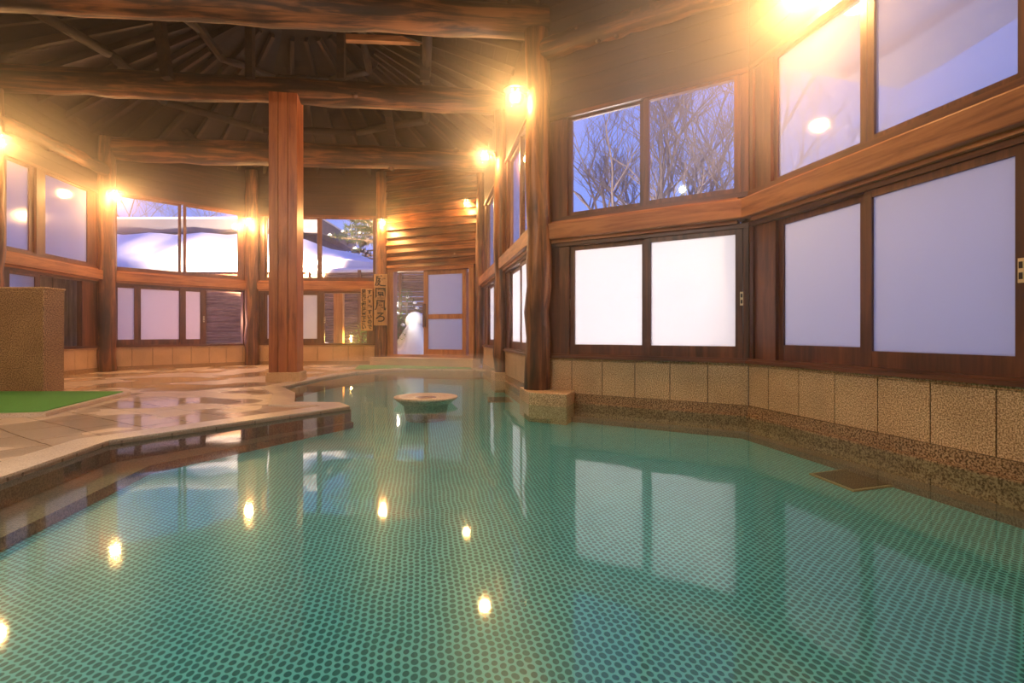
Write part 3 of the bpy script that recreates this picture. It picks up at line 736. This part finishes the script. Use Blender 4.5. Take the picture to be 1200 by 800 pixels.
# ------------------------------------------------------------------ things in the hall
# granite partition at the left
pt_ = MB()
gw = empty('granite_partition', (-6.42, 7.25, 0), math.radians(-3))
tag(gw, 'tall slab of granite standing at the left edge behind the green turf', 'partition')
MB().box(-1.9, 0.0, 0.0, 0.32, 0.022, 1.46).build('slab', M['granite_lo'], gw, bevel=0.012)  # darker granite puts the dim camera-facing side into the colour
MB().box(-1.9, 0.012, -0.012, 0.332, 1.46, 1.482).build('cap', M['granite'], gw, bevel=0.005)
# raised turf platform
tp = [(-7.6, 4.93), (-4.75, 4.88), (-4.38, 4.98), (-4.72, 6.45), (-7.6, 6.5)]
tp = [(-8.0, 5.15), (-4.98, 5.15), (-4.60, 5.22), (-5.15, 7.15), (-8.0, 7.15)]
r = empty('turf_platform'); tag(r, 'low platform covered in bright green turf in front of the granite slab', 'turf platform')
MB().poly_prism(tp, 0.023, 0.06).build('kerb', M['coping'], r)
MB().poly_prism([(-7.95, 5.22), (-5.0, 5.22), (-4.70, 5.30), (-5.22, 7.10), (-7.95, 7.10)], 0.058, 0.070).build('turf', M['turf'], r)
# far green mat by the doorway
tm = MB().poly_prism([(-3.62, 12.2), (-2.55, 12.45), (-0.95, 12.35), (-1.0, 12.66), (-3.2, 13.55), (-3.9, 13.5)], 0.023, 0.038)
tag(tm.build('green_mat', M['turf']), 'bright green mat on the paving before the garden step', 'mat')
# stone basin in the bath
R0 = 0.385
br = empty('stone_basin', (-1.045, 6.42, 0)); tag(br, 'shallow round pale stone basin rising just above the water', 'basin')
MB().lathe([(R0*0.62, -0.2), (R0*0.70, -0.02), (R0*0.93, 0.045), (R0, 0.072), (R0*0.99, 0.083), (R0*0.78, 0.085), (R0*0.62, 0.078), (R0*0.42, 0.070), (R0*0.40, 0.072)], 40).build('bowl', M['basin'], br, smooth=True)
MB().lathe([(R0*0.36, 0.060), (R0*0.38, 0.071), (R0*0.30, 0.073), (0.02, 0.073)], 32).build('spout_hollow', M['granite_lo'], br, smooth=True)
# shallow stone ledges under water along the two near window walls
lm = MB().poly_prism([(3.0, 2.0), (2.425, 5.40), (0.50, 6.62), (0.45, 6.42), (2.28, 5.25), (2.87, 2.0)], -0.4, -0.15)
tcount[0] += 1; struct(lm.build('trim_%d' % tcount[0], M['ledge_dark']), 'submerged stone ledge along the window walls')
src = POOL[0:4]; led = offset(src, -0.34); led[-1] = (src[-1][0]+0.05, src[-1][1]-0.03)  # added dark ledge, standing in for dim haze reflected on the water
lm = MB()
for i in range(len(src)-1):
    bb = len(lm.v)
    for zz in (-0.4, -0.135):
        for q in (led[i], led[i+1], src[i+1], src[i]): lm.v.append(Vector((q[0], q[1], zz)))
    lm.f += [tuple(bb+j for j in q) for q in ((3, 2, 1, 0), (4, 5, 6, 7), (0, 1, 5, 4), (1, 2, 6, 5), (2, 3, 7, 6), (3, 0, 4, 7))]
src2 = POOL; in2 = offset(src2, -0.012)  # dark liner added so the submerged edge looks dim
for i in range(len(src2)-1):
    bb = len(lm.v)
    for zz in (-0.4, -0.001):
        for q in (in2[i], in2[i+1], src2[i+1], src2[i]): lm.v.append(Vector((q[0], q[1], zz)))
    lm.f += [tuple(bb+j for j in q) for q in ((3, 2, 1, 0), (4, 5, 6, 7), (0, 1, 5, 4), (1, 2, 6, 5), (2, 3, 7, 6), (3, 0, 4, 7))]
tcount[0] += 1; struct(lm.build('trim_%d' % tcount[0], M['ledge_dark']), 'added dark ledge and liner under the paved edge, imitating dim reflected haze')
# drains in the bath floor
def drain(q, label):
    r = empty('floor_drain'); tag(r, label, 'drain', 'square drains in the bath bottom')
    cx = sum(p[0] for p in q)/4; cy = sum(p[1] for p in q)/4
    MB().poly_prism(q, -0.198, -0.188).build('rim', M['brass'], r)
    inner = [(cx+(p[0]-cx)*0.88, cy+(p[1]-cy)*0.88) for p in q]
    MB().poly_prism(inner, -0.189, -0.184).build('grate', M['grate'], r)
drain([(2.24, 3.47), (2.62, 3.60), (2.53, 4.03), (2.19, 3.90)], 'square drain under water near the near window wall')
drain([(-0.36, 8.0), (0.02, 8.0), (-0.04, 8.62), (-0.40, 8.62)], 'dark drain under water beside the receding window wall')

# hanging signs
FONT = None
def sign(bay, x0, x1, z0, z1, y, cols, size, label):
    r = bay.root('hanging_sign'); tag(r, label, 'sign')
    cx = (x0+x1)/2
    MB().box(x0, x1, y, y+0.03, z0, z1).build('board', M['sign_z'], r, bevel=0.006)
    ln = MB()
    for txt, dx, zs in cols:
        for i, ch in enumerate(txt):
            cu = bpy.data.curves.new('brush', 'FONT'); cu.body = ch; cu.size = size; cu.align_x = 'CENTER'; cu.align_y = 'CENTER'
            cu.offset = 0.0045; cu.extrude = 0.002
            to = bpy.data.objects.new('brush', cu); C.objects.link(to)
            bpy.context.view_layer.update()
            me = bpy.data.meshes.new_from_object(to.evaluated_get(bpy.context.evaluated_depsgraph_get()))
            b = len(ln.v)
            zc = z1-zs-i*((z1-z0-2*zs)/max(1, len(txt)-1))
            rot = random.uniform(-0.08, 0.08)
            for v in me.vertices:
                X_, Y_ = v.co.x*math.cos(rot)-v.co.y*math.sin(rot), v.co.x*math.sin(rot)+v.co.y*math.cos(rot)
                # the room looks at the wall from +y, so mirror local x
                ln.v.append(Vector((cx-X_-dx, y+0.032+v.co.z, zc+Y_)))
            ln.f += [tuple(b+k for k in p.vertices) for p in me.polygons]
            bpy.data.objects.remove(to)
    ln.build('brush_lettering', M['ink'], r)
    return r
sx0, sx1 = b6.at(456.5), b6.at(442)
sign(b6, -0.17, 0.17, 1.06, 2.40, 0.255, [('庭園風ろ', 0.0, 0.2)], 0.30, 'taller wooden sign on the post with one column of large brush writing')
sign(b6, 0.22, 0.53, 0.92, 2.03, 0.16, [('すべりやすいので', 0.075, 0.1), ('足元に御注意下さい', -0.075, 0.09)], 0.125, 'smaller wooden sign with two columns of small brush writing')

# vertical bamboo blind outside the left bay
bl = MB()
x = b8.at(118); x1 = b8.at(30)
i = 0
while x < x1:
    bl.tube([(x, -0.45, 0.5), (x, -0.45, 2.05)], 0.022, 6); x += 0.048
o = b8.b(bl, 'bamboo_blind', M['bamboo_v'], smooth=True); tag(o, 'upright bamboo cane screen outside the open left window', 'screen')

# ------------------------------------------------------------------ outside
gp = MB().quad((-40, -20, -0.05), (40, -20, -0.05), (40, 60, -0.05), (-40, 60, -0.05))
# ground with a hole is not needed: it lies below the deck level outside only
gnd = MB()
ring_in = [Bay(HALL[i], HALL[(i+1) % len(HALL)]).p(0, -0.2, 0.2) for i in range(len(HALL))]
def snowz(x, y): return 0.16+0.10*math.sin(x*0.9+1)*math.sin(y*0.8)+0.05*math.sin(2.3*x-y)
nR = len(ring_in); cxy = Vector((-3, 6))
prev = None
for k, sc_ in enumerate((1.0, 1.15, 1.35, 1.7, 2.4, 5.0)):
    cur = []
    for i in range(nR):
        for sub in range(4):
            a = Vector(ring_in[i][:2]); b = Vector(ring_in[(i+1) % nR][:2]); q = a.lerp(b, sub/4)
            q = cxy+(q-cxy)*sc_
            z = 0.12 if k == 0 else snowz(q.x, q.y)
            cur.append(len(gnd.v)); gnd.v.append(Vector((q.x, q.y, z)))
    if prev:
        for i in range(len(cur)):
            j = (i+1) % len(cur); gnd.f.append((prev[i], cur[i], cur[j], prev[j]))
    prev = cur
o = gnd.build('ground_snow', M['snow'], smooth=True); struct(o, 'snow covered ground outside the windows')

def bank(x0, x1, y0, y1, h, label, seed):
    random.seed(seed); m = MB(); n = 14
    ph = random.uniform(0, 6)
    for i in range(n+1):
        for j in range(n+1):
            u, v = i/n, j/n
            z = 0.05+h*(math.sin(PI*u)**0.6)*(math.sin(PI*v)**0.6)*(1+0.25*math.sin(ph+5*u+3*v))
            m.v.append(Vector((x0+(x1-x0)*u, y0+(y1-y0)*v, z)))
    for i in range(n):
        for j in range(n):
            a = i*(n+1)+j; m.f.append((a, a+n+1, a+n+2, a+1))
    o = m.build('snow_bank', M['snow'], smooth=True); return tag(o, label, 'snow bank')
bank(-12.6, -8.6, 14.6, 16.4, 0.85, 'snow bank heaped against the fence outside the pinkish window', 31)
bank(-5.9, -4.9, 15.1, 16.6, 0.65, 'small snow heap outside the half open back window', 32)
bank(-3.75, -2.3, 15.0, 17.2, 0.95, 'snow mound under the snowball outside the doorway', 33)
sb = MB(); sb.lathe([(0.02, -0.30)]+[(0.30*math.sin(PI*k/12), -0.30*math.cos(PI*k/12)) for k in range(1, 12)]+[(0.02, 0.30)], 24)
o = sb.build('snow_ball', M['snow'], loc=(-2.98, 16.3, 1.22), smooth=True); tag(o, 'round snow ball on top of the mound outside the doorway', 'snow')

def fence(a, b, z0, z1, label, rows=16, snow=True):
    bay = Bay(a, b); r = bay.root('brushwood_fence'); tag(r, label, 'fence')
    m = MB(); h = (z1-z0)/rows
    random.seed(int(abs(a[0]*31))+rows)
    for i in range(rows):
        z = z0+(i+0.5)*h
        m.tube([(0, random.uniform(-.01, .01), z), (bay.L*0.5, random.uniform(-.01, .01), z+random.uniform(-.01, .01)), (bay.L, 0, z)], h*0.56, 6)
    bay.b(m, 'panel', M['bamboo'], r)
    k = int(bay.L/1.4)+1
    for i in range(k+1):
        x = min(bay.L, i*1.4)
        bay.b(MB().box(x-0.05, x+0.05, 0.04, 0.13, z0-0.2, z1+0.06), 'fence_post', M['shed'], r)
    if snow:
        bay.b(MB().tube([(0, 0, z1+0.05), (bay.L*0.3, 0, z1+0.08), (bay.L*0.7, 0, z1+0.06), (bay.L, 0, z1+0.05)], 0.09, 8), 'snow_cap', M['snow'], r, smooth=True)
    return r
fence((-1.0, 18.0), (-7.0, 18.2), 0.1, 2.95, 'tall brushwood fence beyond the doorway and back window', 34)
fence((-7.4, 18.0), (-15.5, 16.6), 0.1, 2.55, 'brushwood fence outside the pinkish left window', 24)
fence((-2.52, 16.1), (-1.6, 15.6), 0.1, 2.15, 'short pale bamboo fence beside the snow ball', 26)

# shed with thick lit roof snow
sr = empty('snowy_shed'); tag(sr, 'low brown boarded shed under a thick slope of floodlit snow', 'shed')
MB().box(-15.5, -6.0, 19.0, 22.5, 0.0, 3.4).build('shed_wall', M['shed'], sr)
m = MB(); nx, ny = 24, 8
x0_, x1_ = -17.0, -4.2
for i in range(nx+1):
    for j in range(ny+1):
        u, v = i/nx, j/ny; X_ = x0_+(x1_-x0_)*u; Y_ = 18.3+3.4*v
        ridge = 4.95 if X_ < -9.5 else 4.95-(X_+9.5)*0.28
        z = 3.35+(ridge-3.35)*v**0.85 + 0.05*math.sin(3*X_+2*v)
        m.v.append(Vector((X_, Y_, z)))
for i in range(nx):
    for j in range(ny):
        a = i*(ny+1)+j; m.f.append((a, a+ny+1, a+ny+2, a+1))
b = len(m.v)
for i in range(nx+1): m.v.append(Vector((x0_+(x1_-x0_)*i/nx, 18.35, 3.0)))
for i in range(nx): m.f.append((b+i, b+i+1, (i+1)*(ny+1), i*(ny+1)))
m.build('roof_snow', M['snow'], sr, smooth=True)
hb = empty('far_house'); tag(hb, 'grey far house roof edge behind the floodlit snow', 'house')
MB().box(-21, -8.9, 24.0, 28.0, 0, 5.3).build('house_wall', M['slate'], hb)
MB().box(-21.5, -8.4, 23.3, 28.5, 5.3, 5.9).build('eave', M['slate'], hb)
MB().box(-21.5, -8.4, 23.3, 28.5, 5.9, 5.98).build('roof_snow', M['snow'], hb)

def flood(p, power, col, label, rad=0.08):
    r = empty('outdoor_floodlight', p); tag(r, label, 'floodlight')
    MB().tube([(0, 0, -p[2]+0.1), (0, 0, -0.16)], 0.03, 10).build('pole', M['dark_metal'], r)
    MB().lathe([(0.03, -0.17), (0.08, -0.14), (0.08, -0.11)], 14).build('housing', M['dark_metal'], r, smooth=True)
    MB().lathe([(0.08, -0.11), (0.11, 0.0), (0.08, 0.09), (0.01, 0.11)], 16).build('globe', M['lampglass'], r, smooth=True)
    ld = bpy.data.lights.new('bulb_light', 'POINT'); ld.energy = power; ld.color = col; ld.shadow_soft_size = rad
    lo = bpy.data.objects.new('bulb_light', ld); C.objects.link(lo); lo.parent = r

# neighbouring eave over the near window
er = empty('neighbour_gable'); tag(er, 'cream eave of the neighbouring building seen through the near upper window', 'building')
def prism3(pts, dvec):
    m = MB(); n = len(pts); dv = Vector(dvec)
    m.v = [Vector(p) for p in pts]+[Vector(p)+dv for p in pts]
    m.f = [tuple(range(n)), tuple(reversed(range(n, 2*n)))]+[(i, i+n, (i+1) % n+n, (i+1) % n) for i in range(n)]
    return m
G = [pt(880, 70, 7.2), pt(985, 93, 7.4), pt(1040, 62, 7.4), pt(1140, 0, 7.5), pt(1260, -80, 7.6), pt(1200, -260, 7.6), pt(860, -260, 7.2)]
prism3(G, (1.2, 0.5, 0.1)).build('gable_board', M['plaster'], er)
prism3([pt(985, 93, 7.3), pt(1040, 62, 7.3), pt(1140, 0, 7.4), pt(1260, -80, 7.5), pt(1260, -90, 7.5), pt(1140, -12, 7.4), pt(1040, 50, 7.3), pt(985, 82, 7.3)], (0.05, -0.06, 0)).build('verge_board', M['beam_x'], er)

flood((4.2, 6.0, 2.8), 220, (1.0, 0.72, 0.40), 'warm floodlight outside under the neighbouring eave')
# bare trees
def bare_tree(base_p, h, seed, label, depth=5, r0=0.16, spread=0.55):
    random.seed(seed); m = MB()
    def rec(p, d, ln, r, k):
        n = 3; pts = [p]; q = p; dd = d
        for i in range(n):
            dd = (dd+Vector((random.uniform(-.14, .14), random.uniform(-.14, .14), random.uniform(-.04, .12)))).normalized()
            q = q+dd*ln/n; pts.append(q)
        rr = [r*(1-0.35*i/n) for i in range(n+1)]
        m.tube(pts, rr, 6 if k > 2 else 4, cap=False)
        if k == 0: return
        for c in range(3 if k < 4 else 3):
            an = random.uniform(0, 2*PI); t = random.uniform(0.5, 1.0) if c else 1.0
            bp = pts[-1] if t > 0.9 else pts[2]
            ax = Vector((math.cos(an), math.sin(an), random.uniform(-0.1, 0.6)))
            nd = (dd*(1.0-spread*0.45)+ax*spread).normalized()
            rec(bp, nd, ln*random.uniform(0.62, 0.82), r*0.62*random.uniform(0.8, 1.05), k-1)
    rec(Vector((0, 0, 0)), Vector((0.05, 0.03, 1)), h*0.32, r0*0.72, depth)
    o = m.build('bare_tree', M['bark'], loc=base_p, smooth=True)
    return tag(o, label, 'tree', 'bare winter trees outside')
bare_tree((4.1, 12.5, 0), 8.5, 41, 'forked bare tree filling the upper window by the corner post', 6, 0.20)
bare_tree((2.7, 13.6, 0), 8.5, 42, 'bare tree leaning across the middle of the upper window', 6, 0.17, 0.6)
bare_tree((2.9, 10.6, 0), 6.5, 43, 'bare tree seen low behind the thick log post', 6, 0.13, 0.6)
bare_tree((5.4, 16.0, 0), 9.0, 47, 'bare tree farther off behind the corner post', 6, 0.2)
bare_tree((10.6, 8.4, 0), 7.0, 44, 'hazy twiggy tree outside the near upper window', 6, 0.15, 0.65)
bare_tree((-20.5, 31.0, 0), 15.0, 45, 'fine branched tree beyond the far left roofs', 6, 0.12, 0.7)

# snow dusted pine
def pine(base_p, label):
    r = empty('snowy_pine', base_p); tag(r, label, 'tree'); random.seed(50)
    MB().tube([(0, 0, 0), (0.1, 0, 2.5), (-0.1, 0.1, 5.2)], [0.2, 0.15, 0.07], 8).build('trunk', M['bark'], r, smooth=True)
    nd = MB(); sn = MB(); brm = MB()
    for k in range(80):
        z = random.uniform(2.9, 5.7); a = random.uniform(0, 2*PI); ln = random.uniform(0.8, 2.3)*(1.15-(z-2.9)/5.5)
        tip = Vector((math.cos(a)*ln, math.sin(a)*ln, z+random.uniform(-.25, .15)))
        st = Vector((0, 0, z)); brm.tube([st, tip], [0.03, 0.01], 4, cap=False)
        for c in range(7):
            t = 0.35+0.65*c/6; p = st.lerp(tip, t)
            for q in range(22):
                dv = Vector((random.gauss(0, 1), random.gauss(0, 1), random.gauss(0.35, 0.6))).normalized()*random.uniform(.14, .28)
                w_ = dv.cross(Vector((0.3, 0.2, 1))).normalized()*0.018
                nd.quad(p-w_, p+w_, p+dv)
            if random.random() < 0.15:
                sn.lathe([(0.02, 0.03), (random.uniform(.04, .09), 0.05), (random.uniform(.03, .06), 0.09), (0.01, 0.12)], 7, tuple(p))
    r.scale = (1.35, 1.35, 1.3)
    brm.build('branches', M['bark'], r); nd.build('needles', M['needle'], r); sn.build('snow_clumps', M['snow'], r, smooth=True)
    return r
pine((-6.3, 24.6, 0), 'dark pine dusted with snow outside the back upper window')

def shrub(p, r_, h, label, seed, snow=0.3):
    random.seed(seed); r = empty('garden_shrub', p); tag(r, label, 'shrub')
    lf = MB(); sn = MB()
    for k in range(700):
        a = random.uniform(0, 2*PI); rr = r_*math.sqrt(random.random()); z = random.uniform(0.05, h)
        rr *= math.sin(PI*min(1, 0.25+0.75*z/h))**0.5 if z < h else 0.1
        c = Vector((rr*math.cos(a), rr*math.sin(a), z)); dv = Vector((random.uniform(-1, 1), random.uniform(-1, 1), random.uniform(-.7, .5))).normalized()*random.uniform(0.08, 0.15)
        w_ = dv.cross(Vector((0, 0, 1))).normalized()*0.022
        lf.quad(c, c+dv*.5+w_, c+dv, c+dv*.5-w_)
        if random.random() < 0.012: sn.lathe([(0.02, 0), (0.07, .03), (.05, .07), (0.01, .09)], 8, tuple(c))
    MB().tube([(0, 0, 0), (0.03, 0, h*0.8)], 0.03, 6).build('stem', M['bark'], r)
    lf.build('leaves', M['leaf'], r)
    if sn.v: sn.build('snow_clumps', M['snow'], r, smooth=True)
    return r
shrub((-3.50, 15.6, 0.1), 0.45, 1.5, 'green bamboo leaved shrub just outside the open doorway', 61)
shrub((-3.45, 17.2, 0.1), 0.6, 2.2, 'taller shrub deeper in the garden outside the doorway', 62)
shrub((-4.4, 16.2, 0.1), 0.5, 1.1, 'low shrub lit by the garden lantern', 63)
# lit garden post and lantern
gpst = MB().box(-0.13, 0.13, -0.08, 0.08, 0.05, 2.3)
tag(gpst.build('garden_post', M['door_z'], loc=(-5.02, 15.35, 0)), 'pale square timber post lit by the garden lantern', 'post')
def lantern(p, power, col, label, name='garden_lantern', rad=0.05):
    r = empty(name, p); tag(r, label, 'lamp')
    MB().tube([(0, 0, -0.55), (0, 0, -0.12)], 0.03, 10).build('stake', M['dark_metal'], r)
    MB().lathe([(0.09, 0.12), (0.05, 0.17), (0.01, 0.19)], 16).build('cap', M['dark_metal'], r, smooth=True)
    MB().lathe([(0.05, -0.12), (0.08, -0.08), (0.08, 0.09), (0.06, 0.12)], 16).build('globe', M['lampglass'], r, smooth=True)
    ld = bpy.data.lights.new('bulb_light', 'POINT'); ld.energy = power; ld.color = col; ld.shadow_soft_size = rad
    lo = bpy.data.objects.new('bulb_light', ld); C.objects.link(lo); lo.parent = r
lantern((-4.70, 15.45, 0.70), 60, (1.0, 0.62, 0.16), 'glowing yellow lantern low in the garden behind the back window')
flood((0.95, 11.4, 1.5), 220, (1.0, 0.93, 0.85), 'second white floodlight added in the yard to make the frosted window nearest the door glow')  # extra floodlight added so these panes glow too
flood((1.45, 8.25, 1.55), 760, (1.0, 0.93, 0.85), 'white floodlight in the yard behind the glowing frosted window')
flood((-8.38, 13.85, 1.2), 120, (1.0, 0.45, 0.28), 'small warm floodlight in the yard beyond the pinkish window')
def spot(p, target, power, col, ang, label):
    p = Vector(p); r = empty('outdoor_spotlight', tuple(p)); tag(r, label, 'spotlight')
    MB().tube([(0, 0, -p.z+0.1), (0, 0, -0.1)], 0.035, 10).build('pole', M['dark_metal'], r)
    dn = (Vector(target)-p).normalized()
    MB().tube([-dn*0.26, -dn*0.20, -dn*0.12], [0.04, 0.10, 0.13], 16).build('housing', M['dark_metal'], r, smooth=True)
    ld = bpy.data.lights.new('spot_light', 'SPOT'); ld.energy = power; ld.color = col; ld.spot_size = math.radians(ang); ld.spot_blend = 0.4; ld.shadow_soft_size = 0.08
    lo = bpy.data.objects.new('spot_light', ld); C.objects.link(lo); lo.parent = r; lo.rotation_euler = dn.to_track_quat('-Z', 'Y').to_euler()
spot((-8.15, 16.2, 3.1), (-8.9, 20.5, 5.4), 30000, (1.0, 0.66, 0.38), 124, 'warm spotlight on a pole behind the knotty post aimed at the roof snow')
flood((-3.35, 15.3, 1.7), 70, (1.0, 0.88, 0.72), 'white garden light over the snow mound by the doorway')

# ------------------------------------------------------------------ steam haze
hz = []
n = len(HALL)
for i in range(n):
    a, b, c = Vector(HALL[i-1]), Vector(HALL[i]), Vector(HALL[(i+1) % n])
    n1, n2 = (b-a).normalized(), (c-b).normalized()
    l1, l2 = Vector((n1.y, -n1.x)), Vector((n2.y, -n2.x)); mm = (l1+l2).normalized()
    k = 0.17/max(0.5, mm.dot(l1)); hz.append((b.x+mm.x*k, b.y+mm.y*k))
HAZE_D = 0.008
vm, nt, out = new_mat('steam')
vs = N(nt, 'ShaderNodeVolumeScatter'); vs.inputs['Color'].default_value = (0.96, 0.90, 0.84, 1); vs.inputs['Density'].default_value = HAZE_D; vs.inputs['Anisotropy'].default_value = 0.9
nt.links.new(vs.outputs[0], out.inputs['Volume'])
ho = MB().poly_prism(hz, -0.55, 7.6).build('steam_haze', vm)
ho['kind'] = 'stuff'; ho['label'] = 'thin warm steam filling the whole bath hall'; ho['category'] = 'steam'

vm2 = vm.copy(); vm2.name = 'low_steam'
for nd_ in vm2.node_tree.nodes:
    if nd_.type == 'VOLUME_SCATTER': nd_.inputs['Density'].default_value = 0.13; nd_.inputs['Anisotropy'].default_value = 0.3
lo_ = MB().poly_prism([(-3.0, 7.2), (-0.05, 7.4), (-0.5, 11.6), (-2.2, 11.7), (-3.2, 10.2)], 0.012, 0.42).build('steam_over_water', vm2)
lo_['kind'] = 'stuff'; lo_['label'] = 'low yellowish steam drifting over the far water'; lo_['category'] = 'steam'

def glow_puff(c, r, d, g, label):  # balls of dense steam added around bulbs to imitate lens bloom
    v3, n3, u3 = new_mat('lamp_glow_volume'); L = n3.links.new
    vs3 = N(n3, 'ShaderNodeVolumeScatter'); vs3.inputs['Color'].default_value = (0.96, 0.90, 0.84, 1); vs3.inputs['Anisotropy'].default_value = g
    tc3 = N(n3, 'ShaderNodeTexCoord'); ln3 = N(n3, 'ShaderNodeVectorMath', operation='LENGTH'); L(tc3.outputs['Object'], ln3.inputs[0])
    mr3 = N(n3, 'ShaderNodeMapRange', interpolation_type='SMOOTHERSTEP'); mr3.inputs['From Min'].default_value = 0.0; mr3.inputs['From Max'].default_value = r
    mr3.inputs['To Min'].default_value = d*2.6; mr3.inputs['To Max'].default_value = 0.0; L(ln3.outputs['Value'], mr3.inputs[0])
    L(mr3.outputs[0], vs3.inputs['Density']); L(vs3.outputs[0], u3.inputs['Volume'])
    o_ = MB().lathe([(0.01, -r)]+[(r*math.sin(PI*k/12), -r*math.cos(PI*k/12)) for k in range(1, 12)]+[(0.01, r)], 20).build('lamp_glow_steam', v3, loc=c, smooth=True)
    o_['kind'] = 'stuff'; o_['label'] = label; o_['category'] = 'steam'
glow_puff((2.40, 4.42, 3.66), 2.6, 0.075, 0.5, 'bright added steam glow imitating lens bloom around the dazzling lamp over the near clear window')
glow_puff((0.04, 6.52, 3.75), 1.6, 0.05, 0.5, 'added steam glow imitating lens bloom around the lamp on the thick weathered log post')
glow_puff((-0.49, 9.45, 4.0), 1.1, 0.05, 0.5, 'added steam glow imitating lens bloom around the lamp on the slim post')
glow_puff((-8.40, 11.20, 3.77), 1.7, 0.045, 0.5, 'added steam glow imitating lens bloom around the lamp in the far left corner')
glow_puff((-8.05, 8.30, 3.86), 2.2, 0.045, 0.5, 'added steam glow imitating lens bloom around the lamp at the left edge')
glow_puff((-6.72, 13.50, 3.68), 1.3, 0.045, 0.5, 'added steam glow imitating lens bloom around the lamp beside the square pillar')

# ------------------------------------------------------------------ world, camera, render settings
w = bpy.data.worlds.new('dusk_sky'); bpy.context.scene.world = w; w.use_nodes = True
nt = w.node_tree; nt.nodes.clear()
o = nt.nodes.new('ShaderNodeOutputWorld'); bg = nt.nodes.new('ShaderNodeBackground')
tc = nt.nodes.new('ShaderNodeTexCoord'); sp = nt.nodes.new('ShaderNodeSeparateXYZ'); rp = nt.nodes.new('ShaderNodeValToRGB')
nt.links.new(tc.outputs['Generated'], sp.inputs[0]); nt.links.new(sp.outputs[2], rp.inputs[0])
e = rp.color_ramp.elements; e[0].position = 0.0; e[0].color = (0.36, 0.46, 0.95, 1); e[1].position = 0.7; e[1].color = (0.11, 0.20, 0.78, 1)
nt.links.new(rp.outputs[0], bg.inputs[0]); bg.inputs[1].default_value = 1.25; nt.links.new(bg.outputs[0], o.inputs[0])

cam = bpy.data.cameras.new('camera'); co = bpy.data.objects.new('camera', cam); C.objects.link(co)
co.location = (0, 0, EYE); co.rotation_euler = (PI/2, 0, 0)
cam.sensor_width = 36; cam.lens = 36*F/1200; cam.clip_start = 0.05; cam.clip_end = 300
cam.shift_y = (HOR-400)/1200
sc = bpy.context.scene; sc.camera = co
sc.view_settings.view_transform = 'Standard'; sc.view_settings.look = 'None'; sc.view_settings.exposure = 0.0; sc.view_settings.gamma = 1.0
sc.view_settings.use_curve_mapping = False
cy = sc.cycles
cy.use_denoising = True
cy.max_bounces = 7; cy.diffuse_bounces = 3; cy.glossy_bounces = 4; cy.transmission_bounces = 6; cy.transparent_max_bounces = 16; cy.volume_bounces = 1
cy.use_adaptive_sampling = True; cy.adaptive_threshold = 0.03
cy.sample_clamp_indirect = 6.0
cy.volume_step_rate = 4.0; cy.volume_max_steps = 64
cy.caustics_reflective = False; cy.caustics_refractive = False
